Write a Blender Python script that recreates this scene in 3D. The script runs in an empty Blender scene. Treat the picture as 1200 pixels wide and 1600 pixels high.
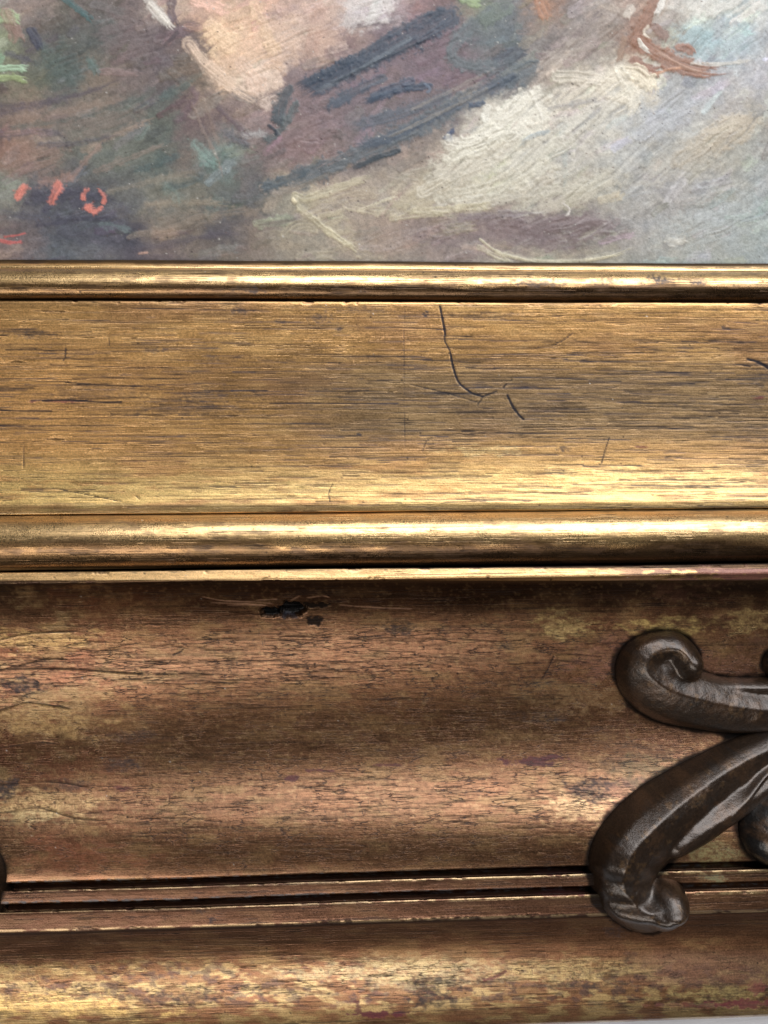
import bpy, math
import numpy as np
from mathutils import Matrix, Vector

sc = bpy.context.scene
# ------------------------------------------------------------------ camera
F = 1204.0                       # focal length in photo pixels (1200 x 1600 frame)
PX = 0.15e-3                     # metres per photo pixel at z = 0
D = F * PX                       # camera distance above the frame's flat
xa = Vector((27300, 260, -1204)).normalized()          # frame's long axis seen from the camera
za = (Vector((0, 0, 1)) - xa * xa.z).normalized()
ya = za.cross(xa)
R = np.array([xa, ya, za])       # rows: world axes in camera coordinates -> maps camera to world
CAM = R @ np.array([0, 0, D])
cam_d = bpy.data.cameras.new('camera')
cam = bpy.data.objects.new('camera', cam_d)
sc.collection.objects.link(cam)
M4 = Matrix(R.tolist()).to_4x4()
M4.translation = Vector(CAM.tolist())
cam.matrix_world = M4
cam_d.sensor_fit = 'VERTICAL'
cam_d.sensor_height = 32.0
cam_d.lens = F / 1600 * 32.0
cam_d.clip_start = 0.005
cam_d.clip_end = 50
sc.camera = cam

# ------------------------------------------------------------------ light
world = bpy.data.worlds.new('World')
sc.world = world
world.use_nodes = True
bg = world.node_tree.nodes['Background']
bg.inputs[0].default_value = (0.86, 0.93, 1.0, 1)
bg.inputs[1].default_value = 0.04


def area(name, loc, size, power, col):
    l = bpy.data.lights.new(name, 'AREA')
    l.shape = 'RECTANGLE'
    l.size, l.size_y = size
    l.energy = power
    l.color = col
    o = bpy.data.objects.new(name, l)
    sc.collection.objects.link(o)
    o.location = loc
    d = Vector((0, -0.02, 0)) - Vector(loc)
    o.rotation_euler = d.to_track_quat('-Z', 'Y').to_euler()
    return o


area('upper_soft_lamp', (0.34, 0.92, 0.84), (1.5, 0.85), 30.0, (0.96, 0.98, 1.0))  # unseen area lamp, added to light the upper sides of the mouldings
area('lower_soft_lamp', (-0.25, -0.60, 0.92), (1.0, 0.30), 8.0, (1.0, 0.96, 0.9))  # unseen area lamp, added for the upper highlight band of the cove

sc.view_settings.view_transform = 'Standard'
sc.view_settings.look = 'None'
sc.view_settings.gamma = 1.0
sc.view_settings.exposure = 0.0
sc.view_settings.use_curve_mapping = False

# ------------------------------------------------------------------ projection helpers


def unproj(px, py, z):
    """photo pixel -> world X, Y on the horizontal plane at height z (metres)"""
    px = np.asarray(px, float); py = np.asarray(py, float); z = np.asarray(z, float)
    c = np.stack([px - 600, 800 - py, np.full(np.broadcast(px, py).shape, -F)], -1)
    d = c @ R.T
    t = (z - CAM[2]) / d[..., 2]
    return CAM[0] + d[..., 0] * t, CAM[1] + d[..., 1] * t


def proj(P):
    c = (P - CAM) @ R
    return 600 + F * c[..., 0] / -c[..., 2], 800 - F * c[..., 1] / -c[..., 2]


def lin(c):
    c = np.asarray(c, float) / 255.0
    return np.where(c <= 0.04045, c / 12.92, ((c + 0.055) / 1.055) ** 2.4)


# ------------------------------------------------------------------ noise and stroke engine (photo-pixel rasters)
def _hash(h):
    h = h ^ (h >> np.uint32(13))
    h *= np.uint32(1274126177)
    h ^= h >> np.uint32(16)
    h &= np.uint32(0xFFFFFF)
    return h.astype(np.float32) * np.float32(1 / 0xFFFFFF)


def vnoise(x, y, seed=0):
    x = np.asarray(x, np.float32); y = np.asarray(y, np.float32)
    ix = np.floor(x); iy = np.floor(y)
    fx = x - ix; fy = y - iy
    k1 = np.uint32(374761393); k2 = np.uint32(668265263)
    hx = ix.astype(np.int32).view(np.uint32) * k1
    hy = iy.astype(np.int32).view(np.uint32) * k2 + np.uint32((int(seed) * 974634777) & 0xFFFFFFFF)
    fx = fx * fx * (3 - 2 * fx); fy = fy * fy * (3 - 2 * fy)
    h = hx + hy
    a = _hash(h); b = _hash(h + k1)
    h = h + k2
    c = _hash(h); d = _hash(h + k1)
    return (a + (b - a) * fx) * (1 - fy) + (c + (d - c) * fx) * fy


def fbm(x, y, seed=0, octv=4, gain=0.55):
    s = 0; a = 1.0; n = 0
    for k in range(octv):
        s = s + a * vnoise(x * 2 ** k + 17.3 * k, y * 2 ** k - 9.1 * k, seed + 31 * k)
        n += a; a *= gain
    return s / n


def sstep(a, b, x):
    t = np.clip((x - a) / (b - a), 0, 1)
    return t * t * (3 - 2 * t)


def smooth_pts(pts, n=6):
    p = np.asarray(pts, float)
    if len(p) < 3:
        return p
    q = np.vstack([2 * p[0] - p[1], p, 2 * p[-1] - p[-2]])
    out = []
    for i in range(1, len(q) - 2):
        for t in np.linspace(0, 1, n, endpoint=False):
            out.append(0.5 * (2 * q[i] + (q[i + 1] - q[i - 1]) * t + (2 * q[i - 1] - 5 * q[i] + 4 * q[i + 1] - q[i + 2]) * t * t
                              + (3 * q[i] - q[i - 1] - 3 * q[i + 1] + q[i + 2]) * t ** 3))
    out.append(q[-2])
    return np.array(out)


class Raster:
    def __init__(s, x0, y0, x1, y1, rgb=(128, 128, 128)):
        s.x0, s.y0 = x0, y0
        s.W, s.H = x1 - x0, y1 - y0
        s.Y, s.X = np.mgrid[y0:y1, x0:x1].astype(np.float32)
        s.col = np.ones((s.H, s.W, 3), np.float32) * lin(rgb).astype(np.float32)
        s.met = np.zeros((s.H, s.W), np.float32)
        s.rou = np.full((s.H, s.W), 0.5, np.float32)
        s.hgt = np.zeros((s.H, s.W), np.float32)      # millimetres
        s.crk = np.zeros((s.H, s.W), np.float32)

    def box(s, xa, ya, xb, yb):
        i0 = max(0, int(ya - s.y0)); i1 = min(s.H, int(yb - s.y0) + 2)
        j0 = max(0, int(xa - s.x0)); j1 = min(s.W, int(xb - s.x0) + 2)
        if i1 <= i0 or j1 <= j0:
            return None
        return slice(i0, i1), slice(j0, j1)

    def blend(s, sl, a, rgb=None, met=None, rou=None, h=None, rgblin=None):
        if rgb is not None:
            rgblin = lin(rgb)
        if rgblin is not None:
            s.col[sl] += (np.asarray(rgblin, np.float32) - s.col[sl]) * a[..., None]
        if met is not None:
            s.met[sl] += (met - s.met[sl]) * a
        if rou is not None:
            s.rou[sl] += (rou - s.rou[sl]) * a
        if h is not None:
            s.hgt[sl] += h

    def stroke(s, pts, w, rgb=None, alpha=0.9, bristle=0.5, seed=1, h=0.0, met=None, rou=None, edge=0.25, taper=0.25,
               smooth=6, jit=0.0, rgblin=None, pick=None, rag=0.0):
        p = smooth_pts(pts, smooth)
        w = float(w)
        sl = s.box(p[:, 0].min() - w - 2, p[:, 1].min() - w - 2, p[:, 0].max() + w + 2, p[:, 1].max() + w + 2)
        if sl is None:
            return
        X = s.X[sl]; Y = s.Y[sl]
        best = np.full(X.shape, 1e9, np.float32); tt = np.zeros_like(best); sd = np.zeros_like(best)
        seg = np.diff(p, axis=0); L = np.hypot(seg[:, 0], seg[:, 1]) + 1e-6
        cum = np.concatenate([[0], np.cumsum(L)])
        for k in range(len(seg)):
            dx = X - p[k, 0]; dy = Y - p[k, 1]
            ux, uy = seg[k] / L[k]
            t = np.clip(dx * ux + dy * uy, 0, L[k])
            ex = dx - ux * t; ey = dy - uy * t
            d2 = ex * ex + ey * ey
            m = d2 < best
            best[m] = d2[m]; tt[m] = (cum[k] + t)[m]
            sd[m] = (np.sign(dx * uy - dy * ux) * np.sqrt(d2))[m]
        d = np.sqrt(best); u = sd / w; v = tt / cum[-1]
        nb = vnoise(u * w * 0.36 + 50, tt * 0.022 + seed * 7.7, seed)
        nb2 = vnoise(u * w * 0.85 + 20, tt * 0.06, seed + 5)
        br = 0.5 * nb + 0.5 * nb2
        if rag > 0:
            rn = fbm(X / 7.0 + seed, Y / 7.0, seed + 13, 3, 0.7)
            u = u * (1 - rag * (rn - 0.5) * 2)
            br = br + rag * 0.6 * (rn - 0.5)
        wob = 1 - 0.3 * vnoise(tt * 0.09, u * 0 + seed, seed + 9)
        a = sstep(1.0, 1.0 - edge, np.abs(u) / wob)
        if taper > 0:
            cut = 1 - taper * br * 1.5
            a = a * sstep(1.0, 0.9, v / np.clip(cut, 0.2, 1.0))
        drag = sstep(0.15, 1.0, v)
        a = a * (1 - bristle * sstep(0.72 - 0.45 * drag, 0.2, br)) * alpha
        a = np.clip(a, 0, 1)
        c = np.asarray(lin(rgb) if rgb is not None else rgblin, np.float32)
        if pick is not None:
            c = pick
        cc = c * (1 + (br - 0.5)[..., None] * jit)
        s.col[sl] += (cc - s.col[sl]) * a[..., None]
        if met is not None: s.met[sl] += (met - s.met[sl]) * a
        if rou is not None: s.rou[sl] += (rou - s.rou[sl]) * a
        if h:
            s.hgt[sl] += h * a * (0.35 + 0.9 * br)
        return sl, a

    def patch(s, cx, cy, rx, ry, rgb, alpha=0.8, ns=12.0, nsy=None, seed=3, met=None, rou=None, soft=0.35, hard=0.12, h=0.0, rag=0.9, mottle=0.0):
        sl = s.box(cx - rx * 1.4, cy - ry * 1.4, cx + rx * 1.4, cy + ry * 1.4)
        if sl is None:
            return
        X = s.X[sl]; Y = s.Y[sl]
        q = np.sqrt(((X - cx) / rx) ** 2 + ((Y - cy) / ry) ** 2)
        n = fbm(X / ns, Y / (nsy or ns), seed, 4, 0.6)
        m = 1 - q + rag * (n - 0.5) * 2
        a = sstep(soft - hard, soft + hard, m) * alpha
        if mottle:
            f = fbm(X / 4.5, Y / 3.0, seed + 40, 3, 0.7)
            a = a * (1 - mottle * sstep(0.56, 0.40, f))
        s.blend(sl, a, rgb, met, rou, h * a if h else None)

    def sample(s, px, py):
        x = np.asarray(px) - s.x0; y = np.asarray(py) - s.y0
        x = np.abs(x); x = np.where(x > s.W - 2, 2 * (s.W - 2) - x, x); x = np.clip(np.abs(x), 0, s.W - 2.001)
        y = np.clip(y, 0, s.H - 2.001)
        ix = x.astype(int); iy = y.astype(int); fx = (x - ix)[..., None]; fy = (y - iy)[..., None]
        A = np.concatenate([s.col, s.met[..., None], s.rou[..., None], s.hgt[..., None], s.crk[..., None]], -1)
        v = (A[iy, ix] * (1 - fx) + A[iy, ix + 1] * fx) * (1 - fy) + (A[iy + 1, ix] * (1 - fx) + A[iy + 1, ix + 1] * fx) * fy
        return v


# ------------------------------------------------------------------ mesh helper
def grid_mesh(name, P, attrs=None, mask=None, mat=None, parent=None, flip=False):
    n, m = P.shape[:2]
    idx = np.arange(n * m).reshape(n, m)
    q = np.stack([idx[:-1, :-1], idx[1:, :-1], idx[1:, 1:], idx[:-1, 1:]], -1)
    if flip:
        q = q[..., ::-1]
    q = q[mask] if mask is not None else q.reshape(-1, 4)
    V = P.reshape(-1, 3)
    used = np.unique(q)
    remap = np.zeros(n * m, np.int64); remap[used] = np.arange(len(used))
    q = remap[q]; V = V[used]
    me = bpy.data.meshes.new(name)
    me.vertices.add(len(V)); me.vertices.foreach_set('co', V.astype(np.float32).ravel())
    me.loops.add(q.size); me.loops.foreach_set('vertex_index', q.astype(np.int32).ravel())
    me.polygons.add(len(q))
    me.polygons.foreach_set('loop_start', np.arange(0, q.size, 4, dtype=np.int32))
    me.polygons.foreach_set('use_smooth', np.ones(len(q), bool))
    me.update(calc_edges=True)
    if attrs is not None:
        A = attrs.reshape(-1, attrs.shape[-1])[used]
        ca = me.attributes.new('tone', 'FLOAT_COLOR', 'POINT')
        ca.data.foreach_set('color', np.concatenate([A[:, :3], np.ones((len(A), 1))], 1).astype(np.float32).ravel())
        for k, nm in ((3, 'metal'), (4, 'gloss_loss'), (6, 'crackle')):
            if k >= A.shape[1]: continue
            f = me.attributes.new(nm, 'FLOAT', 'POINT')
            f.data.foreach_set('value', A[:, k].astype(np.float32))
    o = bpy.data.objects.new(name, me)
    sc.collection.objects.link(o)
    if mat: me.materials.append(mat)
    if parent: o.parent = parent
    return o


def poly_mesh(name, V, Fc, mat=None, parent=None):
    me = bpy.data.meshes.new(name)
    me.from_pydata([tuple(v) for v in V], [], Fc)
    me.update()
    o = bpy.data.objects.new(name, me)
    sc.collection.objects.link(o)
    if mat: me.materials.append(mat)
    if parent: o.parent = parent
    return o


def box_mesh(name, a, b, mat=None, parent=None):
    V = [(x, y, z) for x in (a[0], b[0]) for y in (a[1], b[1]) for z in (a[2], b[2])]
    Fc = [(0, 1, 3, 2), (4, 6, 7, 5), (0, 4, 5, 1), (2, 3, 7, 6), (0, 2, 6, 4), (1, 5, 7, 3)]
    return poly_mesh(name, V, Fc, mat, parent)


# ------------------------------------------------------------------ materials
def new_mat(name):
    m = bpy.data.materials.new(name)
    m.use_nodes = True
    nt = m.node_tree
    return m, nt, nt.nodes['Principled BSDF']


def nd(nt, t, **kw):
    n = nt.nodes.new(t)
    for k, v in kw.items():
        setattr(n, k, v)
    return n


def math_node(nt, op, a, b=None, clamp=False):
    n = nd(nt, 'ShaderNodeMath', operation=op, use_clamp=clamp)
    for i, v in enumerate((a, b)):
        if v is None: continue
        if isinstance(v, (int, float)): n.inputs[i].default_value = v
        else: nt.links.new(v, n.inputs[i])
    return n.outputs[0]


def noise_node(nt, scale3, scale=1.0, detail=4.0, rough=0.6):
    tc = nd(nt, 'ShaderNodeTexCoord')
    mp = nd(nt, 'ShaderNodeMapping')
    mp.inputs['Scale'].default_value = scale3
    nt.links.new(tc.outputs['Object'], mp.inputs[0])
    n = nd(nt, 'ShaderNodeTexNoise')
    n.inputs['Scale'].default_value = scale
    n.inputs['Detail'].default_value = detail
    n.inputs['Roughness'].default_value = rough
    nt.links.new(mp.outputs[0], n.inputs[0])
    return n.outputs[0]


def sep_alpha(nt, attr):
    return attr.outputs['Alpha']


def gilt_material(name, grain=0.8, bump=0.045):
    m, nt, b = new_mat(name)
    tone = nd(nt, 'ShaderNodeAttribute', attribute_name='tone')
    met = nd(nt, 'ShaderNodeAttribute', attribute_name='metal')
    rou = nd(nt, 'ShaderNodeAttribute', attribute_name='gloss_loss')
    crk = nd(nt, 'ShaderNodeAttribute', attribute_name='crackle')
    g1 = noise_node(nt, (70, 3600, 3600), 1.0, 3.0, 0.6)         # brushed grain along the rail
    g2 = noise_node(nt, (2900, 2900, 2900), 1.0, 3.0, 0.7)       # speckle of the bronze powder
    gp = noise_node(nt, (45, 150, 150), 1.0, 3.0, 0.6)            # where the grain shows and where it is rubbed smooth
    g1 = math_node(nt, 'ADD', math_node(nt, 'MULTIPLY', math_node(nt, 'SUBTRACT', g1, 0.5), math_node(nt, 'MULTIPLY', gp, math_node(nt, 'SUBTRACT', 1.7, math_node(nt, 'MULTIPLY', crk.outputs['Fac'], 1.0)))), 0.5)
    g = math_node(nt, 'ADD', math_node(nt, 'MULTIPLY', g1, 0.6), math_node(nt, 'MULTIPLY', g2, 0.6))
    k = math_node(nt, 'ADD', math_node(nt, 'MULTIPLY', math_node(nt, 'SUBTRACT', g, 0.6), grain * 3.0), 1.0)
    k = math_node(nt, 'MAXIMUM', k, 0.25)
    mx = nd(nt, 'ShaderNodeVectorMath', operation='SCALE')
    nt.links.new(tone.outputs['Color'], mx.inputs[0]); nt.links.new(k, mx.inputs['Scale'])
    # hairline drag marks: sparse, long and thin
    st = noise_node(nt, (20, 3000, 3000), 1.0, 2.0, 0.5)
    br = noise_node(nt, (160, 260, 260), 1.0, 3.0, 0.6)
    line = nd(nt, 'ShaderNodeMapRange'); line.interpolation_type = 'SMOOTHSTEP'
    line.inputs['From Min'].default_value = 0.60; line.inputs['From Max'].default_value = 0.68
    nt.links.new(math_node(nt, 'ADD', st, math_node(nt, 'MULTIPLY', math_node(nt, 'SUBTRACT', br, 0.5), 0.6)), line.inputs[0])
    # drying crackle: stretched cells with wandering borders
    tc = nd(nt, 'ShaderNodeTexCoord')
    mp = nd(nt, 'ShaderNodeMapping'); mp.inputs['Scale'].default_value = (150, 1250, 1250)
    nt.links.new(tc.outputs['Object'], mp.inputs[0])
    wn = nd(nt, 'ShaderNodeTexNoise'); wn.inputs['Scale'].default_value = 1.1; wn.inputs['Detail'].default_value = 5.0
    nt.links.new(mp.outputs[0], wn.inputs[0])
    wv = nd(nt, 'ShaderNodeVectorMath', operation='SCALE'); wv.inputs['Scale'].default_value = 1.3
    nt.links.new(wn.outputs['Color'], wv.inputs[0])
    ad = nd(nt, 'ShaderNodeVectorMath', operation='ADD')
    nt.links.new(mp.outputs[0], ad.inputs[0]); nt.links.new(wv.outputs[0], ad.inputs[1])
    vo = nd(nt, 'ShaderNodeTexVoronoi'); vo.feature = 'DISTANCE_TO_EDGE'; vo.inputs['Scale'].default_value = 1.0
    nt.links.new(ad.outputs[0], vo.inputs['Vector'])
    ck = nd(nt, 'ShaderNodeMapRange'); ck.interpolation_type = 'SMOOTHSTEP'
    ck.inputs['From Min'].default_value = 0.065; ck.inputs['From Max'].default_value = 0.01
    nt.links.new(vo.outputs['Distance'], ck.inputs[0])
    gate = nd(nt, 'ShaderNodeMapRange'); gate.interpolation_type = 'SMOOTHSTEP'
    gate.inputs['From Min'].default_value = 0.42; gate.inputs['From Max'].default_value = 0.60
    nt.links.new(br, gate.inputs[0])
    ckf = math_node(nt, 'MULTIPLY', math_node(nt, 'MULTIPLY', ck.outputs[0], crk.outputs['Fac']), math_node(nt, 'ADD', math_node(nt, 'MULTIPLY', gate.outputs[0], 0.75), 0.2))
    dark = math_node(nt, 'MAXIMUM', math_node(nt, 'MULTIPLY', line.outputs[0], math_node(nt, 'SUBTRACT', 0.55, math_node(nt, 'MULTIPLY', crk.outputs['Fac'], 0.48))), math_node(nt, 'MULTIPLY', ckf, 0.8), True)
    mc = nd(nt, 'ShaderNodeMix', data_type='RGBA')
    nt.links.new(dark, mc.inputs['Factor']); nt.links.new(mx.outputs[0], mc.inputs['A'])
    mc.inputs['B'].default_value = (0.022, 0.018, 0.018, 1)
    nt.links.new(mc.outputs['Result'], b.inputs['Base Color'])
    nt.links.new(met.outputs['Fac'], b.inputs['Metallic'])
    r = math_node(nt, 'ADD', rou.outputs['Fac'], math_node(nt, 'MULTIPLY', math_node(nt, 'SUBTRACT', g2, 0.5), 0.3), True)
    nt.links.new(r, b.inputs['Roughness'])
    hgt = math_node(nt, 'SUBTRACT', g, math_node(nt, 'MULTIPLY', dark, 0.9))
    bp = nd(nt, 'ShaderNodeBump')
    bp.inputs['Strength'].default_value = 1.0
    bp.inputs['Distance'].default_value = bump * 1e-3
    nt.links.new(hgt, bp.inputs['Height'])
    nt.links.new(bp.outputs[0], b.inputs['Normal'])
    b.inputs['Specular IOR Level'].default_value = 0.25
    bw = nd(nt, 'ShaderNodeRGBToBW'); nt.links.new(mc.outputs['Result'], bw.inputs[0])
    nt.links.new(math_node(nt, 'MULTIPLY', math_node(nt, 'MULTIPLY', bw.outputs[0], 4.0, True), 0.42), b.inputs['Coat Weight'])   # varnish survives only over the gilding
    b.inputs['Coat Roughness'].default_value = 0.22
    nt.links.new(bp.outputs[0], b.inputs['Coat Normal'])
    return m


M_gilt = gilt_material('gilt_bronze')


def painting_material():
    m, nt, b = new_mat('oil_paint')
    tone = nd(nt, 'ShaderNodeAttribute', attribute_name='tone')
    rou = nd(nt, 'ShaderNodeAttribute', attribute_name='gloss_loss')
    g = noise_node(nt, (2600, 2600, 2600), 1.0, 4.0, 0.75)
    k = math_node(nt, 'ADD', math_node(nt, 'MULTIPLY', math_node(nt, 'SUBTRACT', g, 0.5), 0.8), 1.0)
    mx = nd(nt, 'ShaderNodeVectorMath', operation='SCALE')
    nt.links.new(tone.outputs['Color'], mx.inputs[0]); nt.links.new(k, mx.inputs['Scale'])
    nt.links.new(mx.outputs[0], b.inputs['Base Color'])
    nt.links.new(rou.outputs['Fac'], b.inputs['Roughness'])
    bp = nd(nt, 'ShaderNodeBump')
    bp.inputs['Strength'].default_value = 1.0
    bp.inputs['Distance'].default_value = 0.05e-3
    nt.links.new(g, bp.inputs['Height'])
    nt.links.new(bp.outputs[0], b.inputs['Normal'])
    b.inputs['Specular IOR Level'].default_value = 0.2
    return m


M_paint = painting_material()


def ornament_material():
    m, nt, b = new_mat('dark_patinated_gesso')
    tone = nd(nt, 'ShaderNodeAttribute', attribute_name='tone')
    g = noise_node(nt, (420, 420, 420), 1.0, 5.0, 0.6)
    g2 = noise_node(nt, (1700, 1700, 1700), 1.0, 4.0, 0.7)
    k = math_node(nt, 'ADD', math_node(nt, 'MULTIPLY', math_node(nt, 'SUBTRACT', g2, 0.5), 1.4), 1.0)
    mx = nd(nt, 'ShaderNodeVectorMath', operation='SCALE')
    nt.links.new(tone.outputs['Color'], mx.inputs[0]); nt.links.new(k, mx.inputs['Scale'])
    nt.links.new(mx.outputs[0], b.inputs['Base Color'])
    b.inputs['Metallic'].default_value = 0.6
    b.inputs['IOR'].default_value = 1.5
    r = math_node(nt, 'ADD', math_node(nt, 'MULTIPLY', g2, 0.26), 0.26)
    nt.links.new(r, b.inputs['Roughness'])
    bp = nd(nt, 'ShaderNodeBump')
    bp.inputs['Strength'].default_value = 1.0
    bp.inputs['Distance'].default_value = 0.09e-3
    nt.links.new(math_node(nt, 'ADD', g, math_node(nt, 'MULTIPLY', g2, 0.9)), bp.inputs['Height'])
    nt.links.new(bp.outputs[0], b.inputs['Normal'])
    b.inputs['Coat Weight'].default_value = 0.4
    b.inputs['Coat Roughness'].default_value = 0.24
    b.inputs['Coat IOR'].default_value = 1.6
    nt.links.new(bp.outputs[0], b.inputs['Coat Normal'])
    return m


M_orn = ornament_material()


def plain_material(name, rgb, rough=0.7, n3=(60, 60, 60), amp=0.4):
    m, nt, b = new_mat(name)
    g = noise_node(nt, n3, 1.0, 6.0, 0.65)
    k = math_node(nt, 'ADD', math_node(nt, 'MULTIPLY', math_node(nt, 'SUBTRACT', g, 0.5), amp * 2), 1.0)
    mx = nd(nt, 'ShaderNodeVectorMath', operation='SCALE')
    mx.inputs[0].default_value = lin(rgb).tolist()
    nt.links.new(k, mx.inputs['Scale'])
    nt.links.new(mx.outputs[0], b.inputs['Base Color'])
    b.inputs['Roughness'].default_value = rough
    bp = nd(nt, 'ShaderNodeBump')
    bp.inputs['Distance'].default_value = 0.3e-3
    nt.links.new(g, bp.inputs['Height']); nt.links.new(bp.outputs[0], b.inputs['Normal'])
    return m


M_wood = plain_material('raw_wood', (120, 92, 62), 0.8, (20, 300, 300))
M_table = plain_material('weathered_table', (206, 206, 212), 0.75, (60, 420, 60), 0.35)

# ------------------------------------------------------------------ rail profile (photo row, height in mm) at column 600
Z_TABLE = -30.0e-3
Z_PAINT = -5.5e-3
prof = []          # list of (Y, z) metres, running from the picture outwards (down the photograph)
z_now = 0.0


def add(py, z):
    prof.append((float(unproj(600, py, z * 1e-3)[1]), z * 1e-3, py))


def run_slope(py0, py1, keys, z0):
    """integrate a slope (degrees, + rises outwards) between photo rows; keys = [(row, deg)]"""
    ks = np.array(keys, float); z = z0
    for py in np.arange(py0, py1 + 0.01, 1.0):
        add(py, z)
        s = math.tan(math.radians(np.interp(py, ks[:, 0], ks[:, 1])))
        z += s * PX * 1e3 * (D - z * 1e-3) / D / (1 - s * (py - 800) / F)
    return z


def bead(py0, py1, zb0, zb1, h, p=2.0, n=50):
    y0 = float(unproj(600, py0, zb0 * 1e-3)[1]); y1 = float(unproj(600, py1, zb1 * 1e-3)[1])
    for t in np.linspace(-1, 1, n):
        tt = math.sin(t * math.pi / 2)
        z = (zb0 + zb1) / 2 + (zb1 - zb0) / 2 * tt + h * (1 - abs(tt) ** p) ** (1 / p)
        prof.append(((y0 + y1) / 2 + (y1 - y0) / 2 * tt, z * 1e-3, 0))


cuts = {}
# sight bead
prof.append((float(unproj(600, 408, -4.6e-3)[1]), -9e-3, 0))
prof.append((float(unproj(600, 408.5, -4.6e-3)[1]), -4.6e-3, 0))
prof.append((float(unproj(600, 421, -4.4e-3)[1]), -4.4e-3, 0))
bead(423.5, 470, -2.4, -0.9, 3.0)
cuts['flat'] = len(prof)
add(471.0, -1.2)
add(471.3, -0.3)
z = run_slope(472.5, 787, [(472, 6), (480, -4), (560, -3), (640, 0), (700, 4), (740, 9), (788, 16)], -0.1)
z = run_slope(788, 799, [(788, 4), (799, 3)], z)
zf = z
cuts['mid'] = len(prof)
bead(800.5, 885, zf - 1.0, zf - 0.6, 6.2)
cuts['fillet'] = len(prof)
add(886.5, zf - 0.9); add(887.2, zf + 2.2)
z = run_slope(888, 904, [(888, 14), (904, 18)], zf + 2.4)
add(905.6, z - 0.3)
cuts['cove'] = len(prof)
add(906.2, z - 3.4)
z = run_slope(908, 1360, [(908, -60), (930, -46), (955, -33), (985, -21), (1040, -10), (1090, 0), (1150, 11), (1200, 19), (1240, 24), (1265, 23), (1300, 17),
                          (1340, 9), (1360, 2)], z - 4.2)
zc = z
cuts['groove1'] = len(prof)
add(1362, zc - 0.1); add(1363, zc - 4.0); add(1373.5, zc - 4.0); add(1374.2, zc + 0.2)
z = run_slope(1375, 1394, [(1375, 14), (1380, 8), (1394, 4)], zc + 0.4)
cuts['groove2'] = len(prof)
add(1394.6, z - 0.2); add(1395.6, z - 4.0); add(1406.3, z - 4.0); add(1407, z + 0.3)
z = run_slope(1408, 1437, [(1408, 14), (1414, 8), (1437, 6)], z + 0.5)
cuts['outer'] = len(prof)
add(1440, z - 0.2); add(1442, z - 1.6)
z = run_slope(1443, 1608, [(1443, -44), (1465, -34), (1490, -14), (1515, -3), (1545, -2), (1572, -10), (1598, -24), (1608, -34)], z - 2.2)
ye, ze, _ = prof[-1]
for k in range(1, 9):
    a = math.radians(34 + 7 * k)
    ye -= 0.9e-3 * math.cos(a); ze -= 0.9e-3 * math.sin(a)
    prof.append((ye, ze, 0))
prof.append((ye + 3e-3, ze - 12e-3, 0))
prof.append((ye + 3e-3, Z_TABLE, 0))
prof = np.array(prof)[:, :2]


def resample(P, step, rnd=0.35e-3):
    """arc-length resampling with rounded arrises"""
    L = np.concatenate([[0], np.cumsum(np.hypot(*np.diff(P, axis=0).T))])
    fine = np.arange(0, L[-1], 0.05e-3)
    Q = np.stack([np.interp(fine, L, P[:, k]) for k in (0, 1)], -1)
    w = int(rnd / 0.05e-3) | 1
    ker = np.hanning(w + 2)[1:-1]; ker /= ker.sum()
    Qp = np.vstack([np.repeat(Q[:1], w // 2, 0), Q, np.repeat(Q[-1:], w // 2, 0)])
    Q = np.stack([np.convolve(Qp[:, k], ker, 'valid') for k in (0, 1)], -1)
    n = int(L[-1] / step)
    s = np.linspace(0, fine[-1], n)
    return np.stack([np.interp(s, fine, Q[:, k]) for k in (0, 1)], -1), s, L


STEP = 0.24e-3
prof_s, arc, Lctl = resample(prof, STEP, 0.7e-3)
xin = np.arange(-0.106, 0.106, STEP)
gr = 0.106 + np.cumsum(np.minimum(0.3e-3 * 1.06 ** np.arange(80), 6e-3))
gr = gr[gr < 0.36]
xs = np.concatenate([-gr[::-1], xin, gr])
FX, FY = np.meshgrid(xs, prof_s[:, 0])
FZ = np.repeat(prof_s[:, 1:2], len(xs), 1)
FP = np.stack([FX, FY, FZ], -1)
fpx, fpy = proj(FP)

# ------------------------------------------------------------------ surface state of the frame (photo-pixel raster)
RF = Raster(-260, 395, 1460, 1630)
X, Y = RF.X, RF.Y
rng = np.random.default_rng(11)


def mixcol(a, rgb):
    RF.col += (lin(rgb).astype(np.float32) - RF.col) * a[..., None]


GOLD, OLD, BRONZE = (224, 176, 104), (206, 154, 84), (170, 115, 75)
RF.col[:] = lin(OLD)
RF.met[:] = 0.92
RF.rou[:] = 0.40
# lower half of the rail is covered in browner bronze paint
mixcol(sstep(905, 915, Y), BRONZE)
RF.rou -= 0.02 * sstep(905, 915, Y)
n_big = fbm(X / 160, Y / 60, 5, 4)
n_mid = fbm(X / 45, Y / 16, 8, 4)
n_str = fbm(X / 120, Y / 2.4, 21, 3)
mixcol(sstep(0.45, 0.75, n_big) * 0.5, (176, 126, 84))
mixcol(sstep(0.5, 0.72, n_mid) * 0.35, (206, 164, 98))
mixcol(sstep(0.5, 0.25, n_str) * 0.55, (110, 84, 58))
RF.rou += (n_mid - 0.5) * 0.18
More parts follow.
